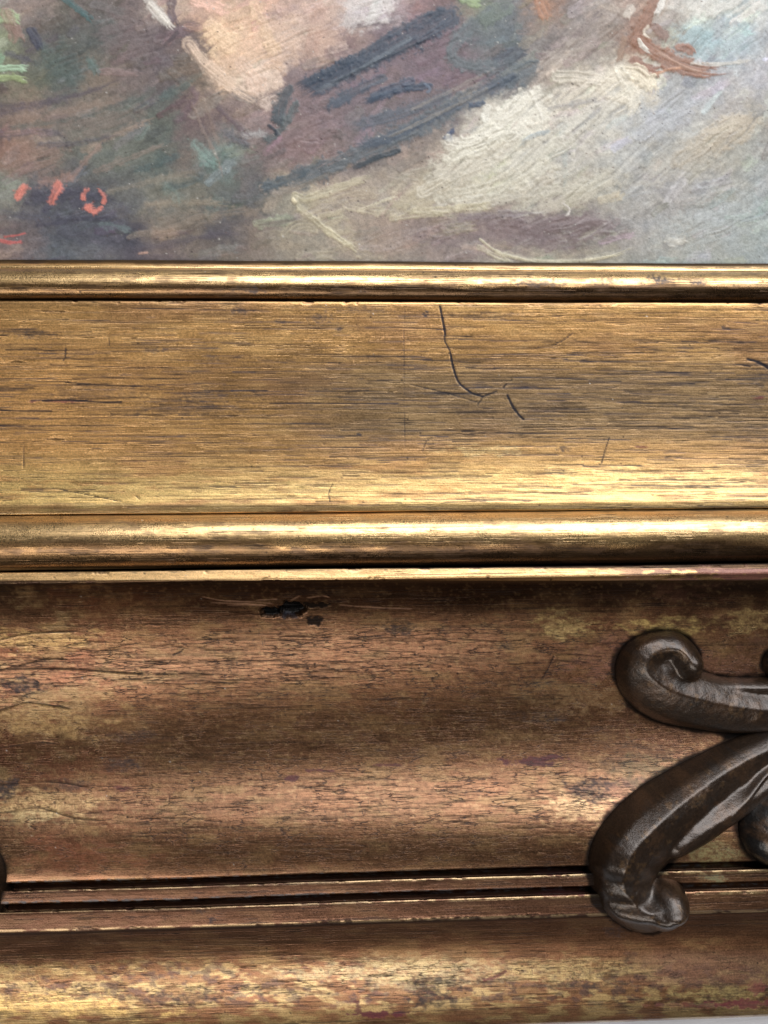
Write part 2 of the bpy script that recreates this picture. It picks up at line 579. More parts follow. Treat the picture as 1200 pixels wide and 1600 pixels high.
# rubbed brighter gold and darker toning, panel
flat = sstep(470, 476, Y) * sstep(802, 796, Y)
n1 = fbm(X / 70, Y / 9, 33, 4)
mixcol(flat * sstep(700, 760, Y) * sstep(0.35, 0.6, n1 + 0.12 * sstep(500, 800, X)) * 0.8, (224, 182, 106))
mixcol(flat * sstep(380, 40, X) * sstep(480, 600, Y) * 0.8, (244, 180, 98))
mixcol(flat * sstep(350, 600, X) * sstep(540, 600, Y) * sstep(720, 660, Y) * 0.6, (132, 114, 88))
mixcol(flat * sstep(420, 60, X) * sstep(690, 770, Y) * sstep(0.3, 0.55, n1) * 0.7, (255, 214, 120))
mixcol(flat * sstep(786, 790, Y) * 0.5, (132, 112, 74))
# beads: gold on the crown, shade on the lower half painted in as brown
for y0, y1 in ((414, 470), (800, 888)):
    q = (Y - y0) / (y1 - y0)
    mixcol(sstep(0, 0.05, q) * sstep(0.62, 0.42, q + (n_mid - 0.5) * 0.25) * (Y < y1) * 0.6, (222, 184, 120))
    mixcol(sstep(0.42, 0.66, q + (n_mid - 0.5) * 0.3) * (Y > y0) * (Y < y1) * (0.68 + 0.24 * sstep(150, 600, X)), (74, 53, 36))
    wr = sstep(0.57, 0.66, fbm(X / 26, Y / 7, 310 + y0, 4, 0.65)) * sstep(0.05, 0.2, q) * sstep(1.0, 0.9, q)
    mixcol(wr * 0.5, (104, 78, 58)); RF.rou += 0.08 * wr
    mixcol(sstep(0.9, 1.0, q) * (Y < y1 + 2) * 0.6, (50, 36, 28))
q = sstep(887, 889, Y) * sstep(908, 906, Y)
mixcol(q * 0.7, (232, 186, 118))
nn = fbm(X / 22, Y / 6, 77, 4)
red = q * sstep(760, 1150, X) * sstep(0.44, 0.5, nn)
mixcol(red * 0.85, (118, 62, 70)); RF.met -= red * 0.7
# dirt in the hollows; the topmost line is shade under the lip, painted in
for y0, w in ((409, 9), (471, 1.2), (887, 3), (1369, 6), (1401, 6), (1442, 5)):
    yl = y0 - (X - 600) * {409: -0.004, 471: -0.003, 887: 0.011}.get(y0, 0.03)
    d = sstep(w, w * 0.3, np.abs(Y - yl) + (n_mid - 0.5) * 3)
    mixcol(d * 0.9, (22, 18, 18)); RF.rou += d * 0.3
# shade under the step, painted into the cove colour
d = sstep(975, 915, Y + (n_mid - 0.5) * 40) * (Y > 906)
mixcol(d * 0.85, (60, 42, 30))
# cove mottling
cv = sstep(908, 914, Y) * sstep(1372, 1364, Y)
n2 = fbm(X / 34, Y / 20, 91, 5, 0.6)
mixcol(cv * sstep(0.56, 0.7, n2) * sstep(260, 60, X + 60 * (n_big - 0.5)) * 0.75, (196, 156, 98))
mixcol(cv * sstep(0.5, 0.68, fbm(X / 60, Y / 40, 92, 4)) * sstep(260, 80, X) * 0.5, (150, 84, 58))
mixcol(cv * sstep(0.5, 0.68, fbm(X / 70, Y / 30, 95, 4)) * sstep(780, 1000, X) * 0.55, (164, 110, 84))
mixcol(cv * sstep(1060, 1110, Y) * sstep(1225, 1170, Y) * 0.45, (112, 76, 48))  # dark reflection along the middle of the cove, painted in
fine = fbm(X / 5, Y / 4, 55, 3)
mixcol(cv * sstep(0.6, 0.75, fine) * 0.3, (214, 170, 110))
mixcol(cv * sstep(0.42, 0.28, fine) * 0.35, (84, 62, 48))
# fillets and outer moulding
mixcol(sstep(1366, 1372, Y + (X - 600) * 0.025) * sstep(1444, 1438, Y + (X - 600) * 0.03) * (0.75 - 0.3 * sstep(900, 1100, X)), (112, 76, 58))
mixcol(cv * sstep(1290, 1350, Y) * 0.5, (112, 78, 52))
out = sstep(1440, 1446, Y + (X - 600) * 0.03)
mixcol(out * sstep(1500, 1450, Y + (X - 600) * 0.03) * 0.6, (112, 72, 48))
n3 = fbm(X / 30, Y / 10, 61, 5, 0.6)
n4 = fbm(X / 12, Y / 7, 62, 4, 0.6)
mixcol(out * sstep(0.5, 0.62, n3) * sstep(1485, 1520, Y) * 0.8, (226, 188, 118))
vio = out * sstep(0.52, 0.62, n4) * sstep(1490, 1520, Y) * sstep(1585, 1560, Y)
mixcol(vio * 0.6, (96, 78, 80))
mixcol(out * sstep(1565, 1590, Y) * sstep(0.42, 0.5, n3) * 0.5, (176, 140, 84))
mixcol(out * sstep(940, 1060, X) * sstep(1478, 1500, Y) * sstep(1548, 1530, Y) * 0.5, (204, 150, 122))

for y0 in (1375.5, 1408.5, 1438.0):
    yl = y0 - (X - 600) * 0.0275
    e = sstep(2.6, 1.0, np.abs(Y - yl - 0.8)) * sstep(0.36, 0.5, fbm(X / 14, Y / 4, 140, 3)) * (0.45 + 0.5 * sstep(500, 1100, X))
    mixcol(e, (246, 206, 140)); RF.met += (0.95 - RF.met) * e; RF.rou += (0.34 - RF.rou) * e
for y0 in (1364.0, 1396.0):
    yl = y0 - (X - 600) * 0.0275
    e = sstep(4.0, 1.5, np.abs(Y - yl)) * sstep(0.5, 0.6, fbm(X / 9, Y / 3, 150, 4, 0.7))
    mixcol(e * 0.8, (112, 116, 122)); RF.met -= RF.met * e * 0.8; RF.rou += (0.7 - RF.rou) * e
for y0, k_ in ((473, -0.003), (889, 0.011), (905, 0.011), (1375, 0.0275), (1408, 0.0275), (1438, 0.0275)):
    yl = y0 - (X - 600) * k_
    e = sstep(5, 1, np.abs(Y - yl)) * sstep(0.60, 0.70, fbm(X / 20, Y / 12, 160 + y0, 4, 0.65))
    RF.hgt -= 0.14 * e
    mixcol(e * 0.6, (80, 52, 44))
P = RF.patch
# named patches of bare gold, olive overpaint, stains and red bole
for (cx, cy, rx, ry, c, al, ns, me_, ro) in [
    (55, 1115, 140, 50, (212, 168, 100), .8, 16, .75, .5), (50, 1000, 130, 22, (240, 190, 110), .8, 10, .9, .4),
    (200, 1060, 70, 16, (200, 160, 100), .5, 10, .8, .45), (70, 1255, 120, 30, (250, 200, 128), .85, 10, .9, .4),
    (40, 1275, 70, 16, (240, 206, 140), .7, 8, .9, .4), (160, 1240, 90, 30, (190, 130, 86), .5, 20, .8, .45),
    (120, 1330, 120, 34, (166, 96, 62), .6, 20, .7, .5), (880, 978, 54, 28, (246, 204, 122), .95, 9, .9, .42),
    (1040, 982, 76, 20, (252, 210, 118), 1.0, 9, .9, .4), (1165, 972, 44, 24, (240, 196, 120), .95, 9, .9, .4),
    (905, 1085, 110, 34, (172, 134, 84), .65, 12, .55, .6), (985, 1180, 70, 40, (120, 84, 58), .6, 16, .5, .6),
    (1010, 1200, 70, 30, (150, 124, 78), .6, 7, .5, .6), (900, 1262, 76, 30, (240, 190, 124), .85, 8, .9, .42),
    (1090, 1040, 160, 46, (190, 132, 108), .45, 14, .8, .45), (950, 1035, 80, 44, (186, 124, 104), .5, 14, .8, .45),
    (1110, 1330, 70, 30, (150, 136, 84), .85, 5, .45, .6), (1115, 1372, 26, 9, (128, 122, 84), .9, 4, .2, .8),
    (60, 1520, 120, 22, (230, 186, 112), .5, 9, .9, .38), (60, 1572, 240, 24, (246, 200, 110), .9, 12, .95, .36),
    (620, 1520, 220, 28, (232, 204, 140), .6, 12, .9, .38), (880, 1520, 130, 26, (240, 204, 130), .65, 12, .9, .38),
    (1130, 1553, 120, 16, (226, 196, 120), .8, 8, .9, .42), (760, 705, 90, 10, (236, 200, 130), .7, 7, .95, .36),
    (950, 745, 260, 20, (246, 202, 118), .7, 9, .95, .34), (300, 768, 360, 18, (236, 196, 112), .7, 9, .95, .36),
]:
    P(cx, cy, rx, ry, c, al, ns * 1.8, ns * 0.8, int(cx + cy), me_, ro, hard=0.3, mottle=0.6)
for (cx, cy, rx, ry, al, ns) in [
    (625, 985, 26, 12, .7, 8), (925, 1235, 44, 26, .75, 10), (12, 1232, 26, 24, .8, 9), (35, 1072, 44, 18, .8, 9), (110, 1228, 40, 14, .5, 9),
    (985, 1225, 40, 14, .4, 9), (840, 1120, 50, 12, .35, 9), (205, 1150, 60, 14, .4, 10), (190, 1195, 34, 12, .6, 8), (1030, 436, 34, 9, .9, 6),
    (1090, 439, 26, 6, .85, 5), (950, 438, 30, 7, .6, 5), (840, 442, 60, 8, .6, 6), (390, 452, 34, 9, .7, 7), (500, 498, 26, 13, .7, 6),
    (530, 516, 10, 5, .8, 4), (376, 486, 22, 9, .7, 5), (436, 502, 16, 8, .7, 5), (665, 490, 6, 6, .95, 4), (560, 486, 60, 8, .5, 6),
    (760, 494, 70, 8, .55, 7), (1134, 513, 9, 6, .8, 4), (1190, 592, 40, 18, .5, 8), (332, 560, 16, 8, .6, 5), (45, 522, 34, 9, .7, 6),
    (240, 548, 26, 6, .6, 5), (325, 620, 60, 14, .5, 9), (150, 612, 90, 16, .45, 9), (300, 640, 120, 14, .4, 9), (560, 678, 6, 4, .9, 3),
    (880, 702, 14, 5, .7, 4), (1170, 680, 60, 16, .35, 9), (690, 1535, 90, 10, .6, 7), (680, 1560, 44, 22, .65, 9), (330, 1437, 8, 7, .8, 4),
    (310, 1424, 14, 5, .6, 4), (960, 1455, 24, 12, .6, 6), (985, 1500, 12, 18, .5, 8), (280, 1560, 90, 9, .5, 8), (900, 1540, 60, 7, .6, 6),
    (790, 1010, 26, 8, .5, 6), (700, 985, 20, 8, .4, 6), (870, 1125, 20, 4, .5, 5), (1185, 1000, 26, 12, .3, 8)]:
    P(cx, cy, rx, ry, (58, 56, 62), al, ns, ns * 0.7, int(3 * cx + cy), 0.65, 0.55, soft=0.3, hard=0.2, h=-0.02, mottle=0.6)
for (cx, cy, rx, ry, al) in [(830, 1190, 60, 9, .8), (860, 1183, 24, 6, .8), (455, 1217, 14, 6, .8), (500, 1204, 40, 3, .8), (610, 1195, 30, 3, .7),
                             (590, 1585, 50, 7, .95), (560, 1575, 10, 14, .8), (1165, 1567, 70, 10, .9), (1185, 1545, 16, 14, .8), (1080, 1570, 90, 5, .6),
                             (190, 1232, 20, 5, .6), (1185, 622, 14, 3, .8), (880, 1362, 60, 6, .5), (880, 1395, 50, 8, .5), (1000, 698, 16, 2, .7),
                             (100, 627, 60, 3, .8)]:
    P(cx, cy, rx, ry, (112, 44, 52), al, 10, 5, int(cx - cy), 0.1, 0.5, soft=0.3)


def crack(x, y, ln, amp, w, rgb, al, depth, slope=0.0, seed=0):
    n = max(3, int(ln / 9))
    xx = x + np.linspace(0, ln, n)
    yy = y + slope * np.linspace(0, ln, n) + np.cumsum(rng.normal(0, amp, n))
    RF.stroke(np.stack([xx, yy], 1), w, rgb, al, 0.35, seed, h=-depth, met=0.9, rou=0.6, edge=0.7, taper=0.3, smooth=2)


# fine dark drag lines along the flat
for k in range(2600):
    x = rng.uniform(-380, 1560); y = rng.uniform(478, 797)
    dens = 0.35 + 0.65 * math.exp(-((y - 610) / 75) ** 2)
    if rng.random() > dens: continue
    crack(x, y, rng.uniform(30, 220) * (0.4 + rng.random()), 0.3, rng.uniform(0.7, 1.6), (50, 44, 46) if rng.random() < .6 else (62, 60, 72),
          rng.uniform(.5, 1.0), 0.03, rng.normal(0.012, 0.01) * sstep(500, 700, np.float32(x)), k)
for k in range(260):
    y = rng.choice([rng.uniform(420, 468), rng.uniform(806, 882), rng.uniform(1377, 1436)])
    crack(rng.uniform(-380, 1560), y, rng.uniform(20, 160), 0.25, rng.uniform(.6, 1.1), (70, 50, 36), rng.uniform(.3, .7), 0.02, -0.01 if y > 700 else 0, k)
# drying cracks across the cove and outer moulding
for k in range(1300):
    x = rng.uniform(-380, 1560)
    y = rng.choice([rng.normal(1035, 34), rng.normal(1255, 38), rng.uniform(960, 1350), rng.normal(1525, 28)], p=[.38, .32, .16, .14])
    if y < 945 or 1352 < y < 1470: continue
    sl = -0.012 if y < 1400 else -0.03
    ln = rng.uniform(18, 120)
    crack(x, y, ln, 0.9, rng.uniform(0.6, 1.15), (40, 30, 30), rng.uniform(.4, .95), 0.07, sl, k)
    if rng.random() < 0.5:
        xx = x + rng.uniform(0, ln); l2 = rng.uniform(4, 11)
        RF.stroke([(xx, y), (xx + rng.normal(0, 3), y + l2)], 0.9, (50, 38, 36), .7, 0.2, k, h=-0.05, met=.3, edge=.7)
# wide dirty cracks by the carved leaf at the far end
for pts in ([(0, 1110), (30, 1100), (50, 1098), (90, 1104), (150, 1112)], [(0, 1046), (60, 1045), (120, 1046), (200, 1052), (300, 1056)],
            [(0, 1000), (40, 991), (90, 988), (150, 988)], [(30, 1040), (80, 1030), (120, 1033)], [(0, 1168), (60, 1160), (120, 1164)],
            [(0, 1270), (60, 1262), (120, 1278), (200, 1284)], [(0, 1225), (90, 1222), (180, 1240)]):
    RF.stroke(pts, 1.8, (36, 30, 26), .9, .3, 5, h=-0.14, met=.9, rou=.7, edge=.6)
# traced scratches on the flat
for pts, w in [([(687, 478), (691, 496), (695, 520), (695, 532), (703, 548), (708, 572), (716, 596), (734, 612), (752, 619), (764, 616), (776, 611)], 2.2), ([(688, 480), (692, 500), (696, 522)], 2.6), ([(704, 552), (709, 576), (718, 598), (736, 613)], 2.5), ([(755, 620), (746, 633)], 1.4), ([(786, 606), (791, 600)], 1.5),
               ([(793, 618), (802, 636), (811, 648), (818, 655)], 3.0), ([(640, 600), (690, 612), (745, 628)], 1.2), ([(895, 520), (878, 532), (862, 540)], 1.3),
               ([(103, 543), (102, 556), (99, 563)], 1.7), ([(37, 694), (37, 728)], 1.3), ([(1168, 561), (1185, 566), (1204, 577)], 3.2),
               ([(1150, 569), (1172, 573)], 1.6), ([(952, 684), (945, 706), (940, 724)], 1.3), ([(660, 705), (666, 690), (676, 683)], 1.0),
               ([(516, 785), (514, 770), (520, 756)], 1.0), ([(66, 626), (110, 625), (160, 628), (190, 627)], 2.2), ([(0, 641), (40, 642), (80, 642)], 2.0),
               ([(80, 763), (130, 772), (190, 784)], 1.0), ([(212, 775), (218, 780)], 1.2), ([(170, 527), (171, 541)], 1.0),
               ([(560, 495), (560, 515)], 1.0), ([(632, 480), (631, 560), (632, 700)], 0.6), ([(866, 1024), (857, 1044), (846, 1062)], 1.0),
               ([(270, 1024), (284, 1018)], 1.4), ([(200, 470 + 12), (300, 484), (420, 486)], 1.3)]:
    RF.stroke(pts, w * 1.1, (40, 40, 48), .97, 0.0, int(pts[0][0]), h=-0.07, met=0.85, rou=.6, edge=.5, taper=0.0)
RF.stroke([(790, 1518), (770, 1528), (745, 1534)], 3.5, (130, 58, 58), .9, .3, 4, h=-.05, met=.2)
# chipped hole and hair scratches in the shadow of the step
P(455, 953, 30, 15, (8, 8, 9), 1.0, 8, 7, 5, 0.7, 0.3, soft=0.25, hard=.14, h=-1.6, rag=.45)
P(424, 957, 20, 10, (8, 8, 9), 1.0, 8, 7, 6, 0.7, 0.35, soft=0.25, hard=.14, h=-0.8, rag=.45)
P(492, 971, 14, 9, (18, 16, 17), .9, 8, 7, 7, 0.8, 0.6, soft=0.25, h=-0.1)
P(495, 946, 30, 5, (14, 12, 12), .9, 9, 6, 8, 0.8, 0.6, soft=0.2, h=-0.1)
P(452, 964, 18, 4, (60, 62, 80), .7, 4, 3, 9, 0.0, 0.5, soft=0.3)
for pts in ([(316, 933), (350, 939), (400, 941), (445, 945)], [(330, 942), (390, 944), (430, 948)], [(480, 934), (505, 931), (520, 936)],
            [(400, 938), (440, 936)], [(530, 945), (580, 949), (665, 952)], [(455, 938), (470, 930)], [(360, 946), (430, 946)]):
    RF.stroke(pts, 1.5, (226, 166, 124), .85, .3, 3, h=0.02, met=.1, rou=.6, edge=.6)
# dust specks and pits
for k in range(900):
    x = rng.uniform(-380, 1560); y = rng.uniform(415, 1590); r = rng.uniform(0.7, 1.7)
    dk = rng.random() < 0.86
    r = r if dk else 0.75
    P(x, y, r * 1.5, r, (40, 36, 38) if dk else (226, 220, 210), .85, 3, 3, k, 0.85 if dk else 0.0, .6, soft=.25, rag=.4, h=-0.04 if dk else 0.03)
lum = (RF.col @ np.array([0.25, 0.6, 0.15], np.float32))[..., None]
RF.col += (lum - RF.col) * 0.13
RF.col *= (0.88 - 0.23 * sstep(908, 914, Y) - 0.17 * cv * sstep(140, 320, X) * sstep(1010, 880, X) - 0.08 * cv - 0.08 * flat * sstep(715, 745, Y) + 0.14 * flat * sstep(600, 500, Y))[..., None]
RF.rou -= 0.10 * ((sstep(414, 417, Y) * sstep(472, 468, Y)) + sstep(800, 804, Y) * sstep(888, 884, Y))
ysk = Y + (X - 600) * 0.02
RF.crk[:] = np.clip(np.exp(-((ysk - 1035) / 42) ** 2) + np.exp(-((ysk - 1255) / 50) ** 2) + 0.7 * cv + 0.8 * np.exp(-((ysk - 1525) / 34) ** 2), 0, 1)
RF.crk *= sstep(940, 985, Y) * (1 - 0.85 * sstep(1355, 1370, ysk) * sstep(1480, 1465, ysk))
np.clip(RF.met, 0, 1, out=RF.met); np.clip(RF.rou, 0.2, 0.95, out=RF.rou)

# ------------------------------------------------------------------ ornament shape (union of swept rolls, photo pixels)


def sweep_height(XX, YY, spine, ridge=0.45, pw=2.0, off=(0, 0)):
    p = smooth_pts(np.array(spine, float), 44)
    H = np.zeros(XX.shape, np.float32)
    for x, y, w, h in p:
        u = np.sqrt((XX - x) ** 2 + (YY - y) ** 2) / w
        m = u < 1
        ox, oy = off[0] * min(1, w / 50), off[1] * min(1, w / 50)
        u2 = np.sqrt((XX - x - ox) ** 2 + (YY - y - oy) ** 2) / (w + math.hypot(ox, oy))
        v = h * ((1 - ridge) * np.sqrt(np.clip(1 - u ** pw, 0, 1)) + ridge * (1 - np.clip(u2, 0, 1)) * np.clip(4 * (1 - u), 0, 1))
        H = np.where(m, np.maximum(H, v), H)
    return H


UP = [(1345, 1106, 40, 7.0), (1270, 1112, 42, 7.0), (1200, 1109, 40, 7.0), (1140, 1104, 43, 7.4), (1085, 1092, 48, 8.0), (1038, 1078, 51, 8.4), (1008, 1056, 48, 8.2),
      (1003, 1034, 40, 7.6), (1022, 1018, 33, 7.0), (1047, 1014, 30, 7.6), (1061, 1025, 30, 8.8), (1063, 1032, 29, 9.4)]
KNOB = [(1058, 1028, 28, 8.6), (1064, 1034, 28, 9.8)]
RIM = [(1345, 1066, 15, 5.2), (1270, 1070, 16, 5.2), (1200, 1072, 16, 5.2), (1140, 1070, 14, 4.8), (1100, 1062, 11, 4.0), (1080, 1060, 8, 3.0)]
LOW = [(1300, 1152, 34, 5.6), (1235, 1164, 42, 6.0), (1185, 1184, 46, 6.8), (1128, 1214, 50, 7.6), (1074, 1248, 56, 8.6), (1022, 1288, 62, 9.4), (982, 1334, 62, 9.6), (974, 1376, 54, 9.0),
       (992, 1408, 46, 8.4), (1012, 1418, 42, 8.6), (1026, 1412, 38, 9.4)]
BALL = [(1026, 1410, 37, 9.4), (1034, 1401, 36, 10.6)]
FILL = [(1036, 1046, 34, 6.6), (1046, 1050, 30, 6.6)]
VEIN = [(1235, 1166, 12, 6.2), (1185, 1198, 12, 6.4), (1155, 1234, 11, 6.0), (1130, 1266, 9, 5.2)]
WEB = [(1240, 1190, 32, 4.8), (1190, 1216, 34, 5.4), (1140, 1250, 34, 5.6), (1090, 1286, 34, 5.6), (1050, 1316, 26, 5.2)]
LOBE = [(1345, 1215, 52, 8.0), (1270, 1236, 52, 8.5), (1212, 1272, 52, 8.5), (1200, 1302, 46, 7.5), (1222, 1326, 36, 7.0)]
BUD = [(1345, 1030, 40, 8.0), (1260, 1020, 40, 7.0), (1214, 1036, 26, 6.0)]
AX = 1345.0                     # the carved motif is symmetrical about this column


def cove_z(pyy):
    """height (m) of the rail under a photo row at column 600, smoothed across the grooves"""
    a, b = proj(np.stack([np.zeros(len(prof_s)), prof_s[:, 0], prof_s[:, 1]], -1))
    return a, b


# smooth carrier surface below the ornament as a function of world Y
sel = (prof_s[:, 0] < unproj(600, 915, 0)[1])
Yc = prof_s[sel, 0]; Zc = prof_s[sel, 1]
o_ = np.argsort(Yc); Yc = Yc[o_]; Zc = Zc[o_]


def carrier(Yw):
    g = np.linspace(Yc[0], Yc[-1], 700)
    zg = np.interp(g, Yc, Zc)
    w = 41
    zz = np.convolve(np.pad(zg, w // 2, mode='edge'), np.hanning(w + 2)[1:-1] / np.hanning(w + 2)[1:-1].sum(), 'valid')
    return np.interp(Yw, g, zz)


def row_to_world(pxv, pyv):
    """photo pixel on the rail surface -> world X, Y (three fixed-point passes on the height)"""
    z = np.zeros(np.broadcast(pxv, pyv).shape)
    for _ in range(8):
        x, y = unproj(pxv, pyv, z)
        z = 0.4 * z + 0.6 * carrier(y)
    return x, y, z


def ornament_piece(name, spines, parent, x0, x1, y0, y1, mirror=False, seed=1, tone=(46, 33, 23)):
    nx = int((x1 - x0) / 1.35); ny = int((y1 - y0) / 1.35)
    gx, gy = np.meshgrid(np.linspace(x0, x1, nx), np.linspace(y0, y1, ny))
    H = np.zeros(gx.shape, np.float32)
    for sp, rd in spines:
        h = sweep_height(gx, gy, sp, rd, off=(-17, -19) if rd > 0.5 else (-9, -9) if rd > 0.4 else (0, 0))
        k = 0.5                                     # soft union
        H = np.maximum(H, h) + np.where((H > 0) & (h > 0), k * np.exp(-np.abs(H - h) / k) * 0.5, 0)
    for _ in range(7):                              # hand-rubbed, no knife-sharp creases
        Hp = np.pad(H, 1, mode='edge')
        Hb = (Hp[:-2, 1:-1] + Hp[2:, 1:-1] + Hp[1:-1, :-2] + Hp[1:-1, 2:] + 2 * H) / 6
        H = np.where(H > 0.02, Hb, H)
    n = fbm(gx / 26, gy / 26, seed, 3) - 0.5
    n2 = fbm(gx / 7, gy / 7, seed + 3, 3) - 0.5
    on = H > 0.02
    H = H + on * (n * 0.4 + n2 * 0.05) * np.clip(H / 3, 0, 1)
    wx, wy, wz = row_to_world(gx, gy)
    # the carving sits slightly sunk into the rail; a steep foot all round
    zz = carrier(wy) + (H - 0.9 - 5.0 * sstep(1.3, 0.1, H)) * 1e-3
    Pq = np.stack([wx, wy, zz], -1)
    if mirror:
        mx = float(unproj(AX, 1200, 0.004)[0])
        Pq[..., 0] = 2 * mx - Pq[..., 0]
    col = np.zeros(gx.shape + (6,), np.float32)
    t = fbm((gx * 0.8 + gy * 0.6) / 30, (gy * 0.8 - gx * 0.6) / 30, seed + 9, 6, 0.7)
    base = lin(tone); brown = lin((64, 45, 30)); grey = lin((42, 37, 34))
    c = base + (brown - base) * sstep(0.45, 0.7, t)[..., None]
    t2 = fbm(gx / 18, gy / 18, seed + 12, 4)
    c = c + (grey - c) * (sstep(0.55, 0.75, t2) * 0.5)[..., None]
    c = c + (lin((20, 18, 18)) - c) * (sstep(2.4, 0.6, H) * 0.9)[..., None]     # blackened towards the foot
    hi = sstep(0.58, 0.72, fbm(gx / 10, gy / 10, seed + 21, 4, 0.65)) * sstep(4.5, 7.5, H)
    c = c + (lin((104, 78, 50)) - c) * (hi * 0.4)[..., None]
    col[..., :3] = c
    cell = on[:-1, :-1] | on[1:, :-1] | on[1:, 1:] | on[:-1, 1:]
    return grid_mesh(name, Pq, col, cell, M_orn, parent, flip=mirror)


# black grime and contact shadow around the carving, both painted on the rail
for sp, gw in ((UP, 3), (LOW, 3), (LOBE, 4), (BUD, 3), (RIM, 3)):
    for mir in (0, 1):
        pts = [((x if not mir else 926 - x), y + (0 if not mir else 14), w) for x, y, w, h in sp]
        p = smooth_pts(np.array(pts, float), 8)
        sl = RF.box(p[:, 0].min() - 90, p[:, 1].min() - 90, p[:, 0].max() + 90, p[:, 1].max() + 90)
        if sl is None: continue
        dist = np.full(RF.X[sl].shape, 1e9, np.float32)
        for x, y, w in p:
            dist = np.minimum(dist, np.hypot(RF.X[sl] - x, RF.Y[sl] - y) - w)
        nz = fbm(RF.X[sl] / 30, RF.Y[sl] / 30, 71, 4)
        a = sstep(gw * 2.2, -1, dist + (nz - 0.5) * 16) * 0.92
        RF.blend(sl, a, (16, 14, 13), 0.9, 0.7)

# ------------------------------------------------------------------ frame
def empty(name, loc=(0, 0, 0)):
    o = bpy.data.objects.new(name, None)
    o.empty_display_size = 0.02
    o.location = loc
    sc.collection.objects.link(o)
    return o


frame = empty('picture_frame')
frame['label'] = 'antique gilt wooden picture frame rail with stepped mouldings and dark carved scrolls'
frame['category'] = 'picture frame'

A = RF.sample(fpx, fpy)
# displacement along the profile normal
tg = np.gradient(prof_s, axis=0); tg /= np.linalg.norm(tg, axis=1)[:, None]
nrm = np.stack([-tg[:, 1], tg[:, 0]], -1)
nrm[nrm[:, 1] < 0] *= 1
sgn = np.sign(nrm[len(nrm) // 3, 1]); nrm *= sgn
wav = (fbm(FX * 60 + 40, FY * 160 + 40, 3, 3) - 0.5) * 0.10 + (fbm(FX * 400 + 90, FY * 900 + 40, 4, 3) - 0.5) * 0.05
disp = (np.clip(A[..., 5], -2.0, 0.3) + wav) * 1e-3
FP[..., 1] += (fbm(FX * 22 + 70, FY * 45 + 20, 9, 3) - 0.5) * 0.42e-3
FP[..., 1] += nrm[:, 0:1] * disp
FP[..., 2] += nrm[:, 1:2] * disp

order = ['sight', 'flat', 'mid', 'fillet', 'cove', 'groove1', 'groove2', 'outer']
names = {'sight': 'sight_bead', 'flat': 'flat_frieze', 'mid': 'round_bead', 'fillet': 'fillet', 'cove': 'cove', 'groove1': 'reeded_fillet',
         'groove2': 'reeded_fillet', 'outer': 'outer_moulding'}
starts = [0] + [int(np.searchsorted(arc, Lctl[cuts[k]])) for k in order[1:]] + [len(arc) - 1]
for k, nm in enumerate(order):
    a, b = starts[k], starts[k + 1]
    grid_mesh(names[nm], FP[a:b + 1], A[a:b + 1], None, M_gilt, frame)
# plain wooden back of the rail, standing on the table
yb0 = float(prof_s[-1, 0]); yb1 = float(prof_s[0, 0])
box_mesh('back_rail', (-0.355, yb0 + 0.8e-3, Z_TABLE), (0.355, yb1 - 16e-3, -14e-3), M_wood, frame)

# ------------------------------------------------------------------ carved ornaments (parts of the frame)
lobe = ornament_piece('scroll_ornament', [(LOBE, 0.25), ], frame, 1130, 1345, 1150, 1395, seed=4, tone=(18, 15, 14))
lobe['label'] = 'dark brown carved leaf scroll ornament'
pieces = [lobe]
pieces.append(ornament_piece('upper_scroll', [(UP, 0.45), (RIM, 0.2), (KNOB, 0.05), (FILL, 0.0)], lobe, 940, 1345, 960, 1170, seed=11))
pieces.append(ornament_piece('lower_scroll', [(LOW, 0.7), (WEB, 0.2), (VEIN, 0.3), (BALL, 0.05)], lobe, 900, 1345, 1100, 1480, seed=15))
pieces.append(ornament_piece('bud', [(BUD, 0.25)], lobe, 1170, 1345, 970, 1090, seed=19, tone=(20, 17, 16)))
pieces.append(ornament_piece('lobe', [(LOBE, 0.25)], lobe, 1130, 1345, 1150, 1395, True, 4, (18, 15, 14)))
pieces.append(ornament_piece('upper_scroll', [(UP, 0.45), (RIM, 0.2), (KNOB, 0.05), (FILL, 0.0)], lobe, 940, 1345, 960, 1170, True, 11))
pieces.append(ornament_piece('lower_scroll', [(LOW, 0.7), (WEB, 0.2), (VEIN, 0.3), (BALL, 0.05)], lobe, 900, 1345, 1100, 1480, True, 15))
pieces.append(ornament_piece('bud', [(BUD, 0.25)], lobe, 1170, 1345, 970, 1090, True, 19, (20, 17, 16)))
# the same motif again further along the rail
dx = float(unproj(14, 1345, 0.006)[0]) - (2 * float(unproj(AX, 1200, 0.004)[0]) - float(unproj(922, 1345, 0.006)[0]))
l2 = lobe.copy(); sc.collection.objects.link(l2); l2.location.x += dx - 11 * PX
for ch in pieces[1:]:
    c = ch.copy(); sc.collection.objects.link(c); c.parent = l2

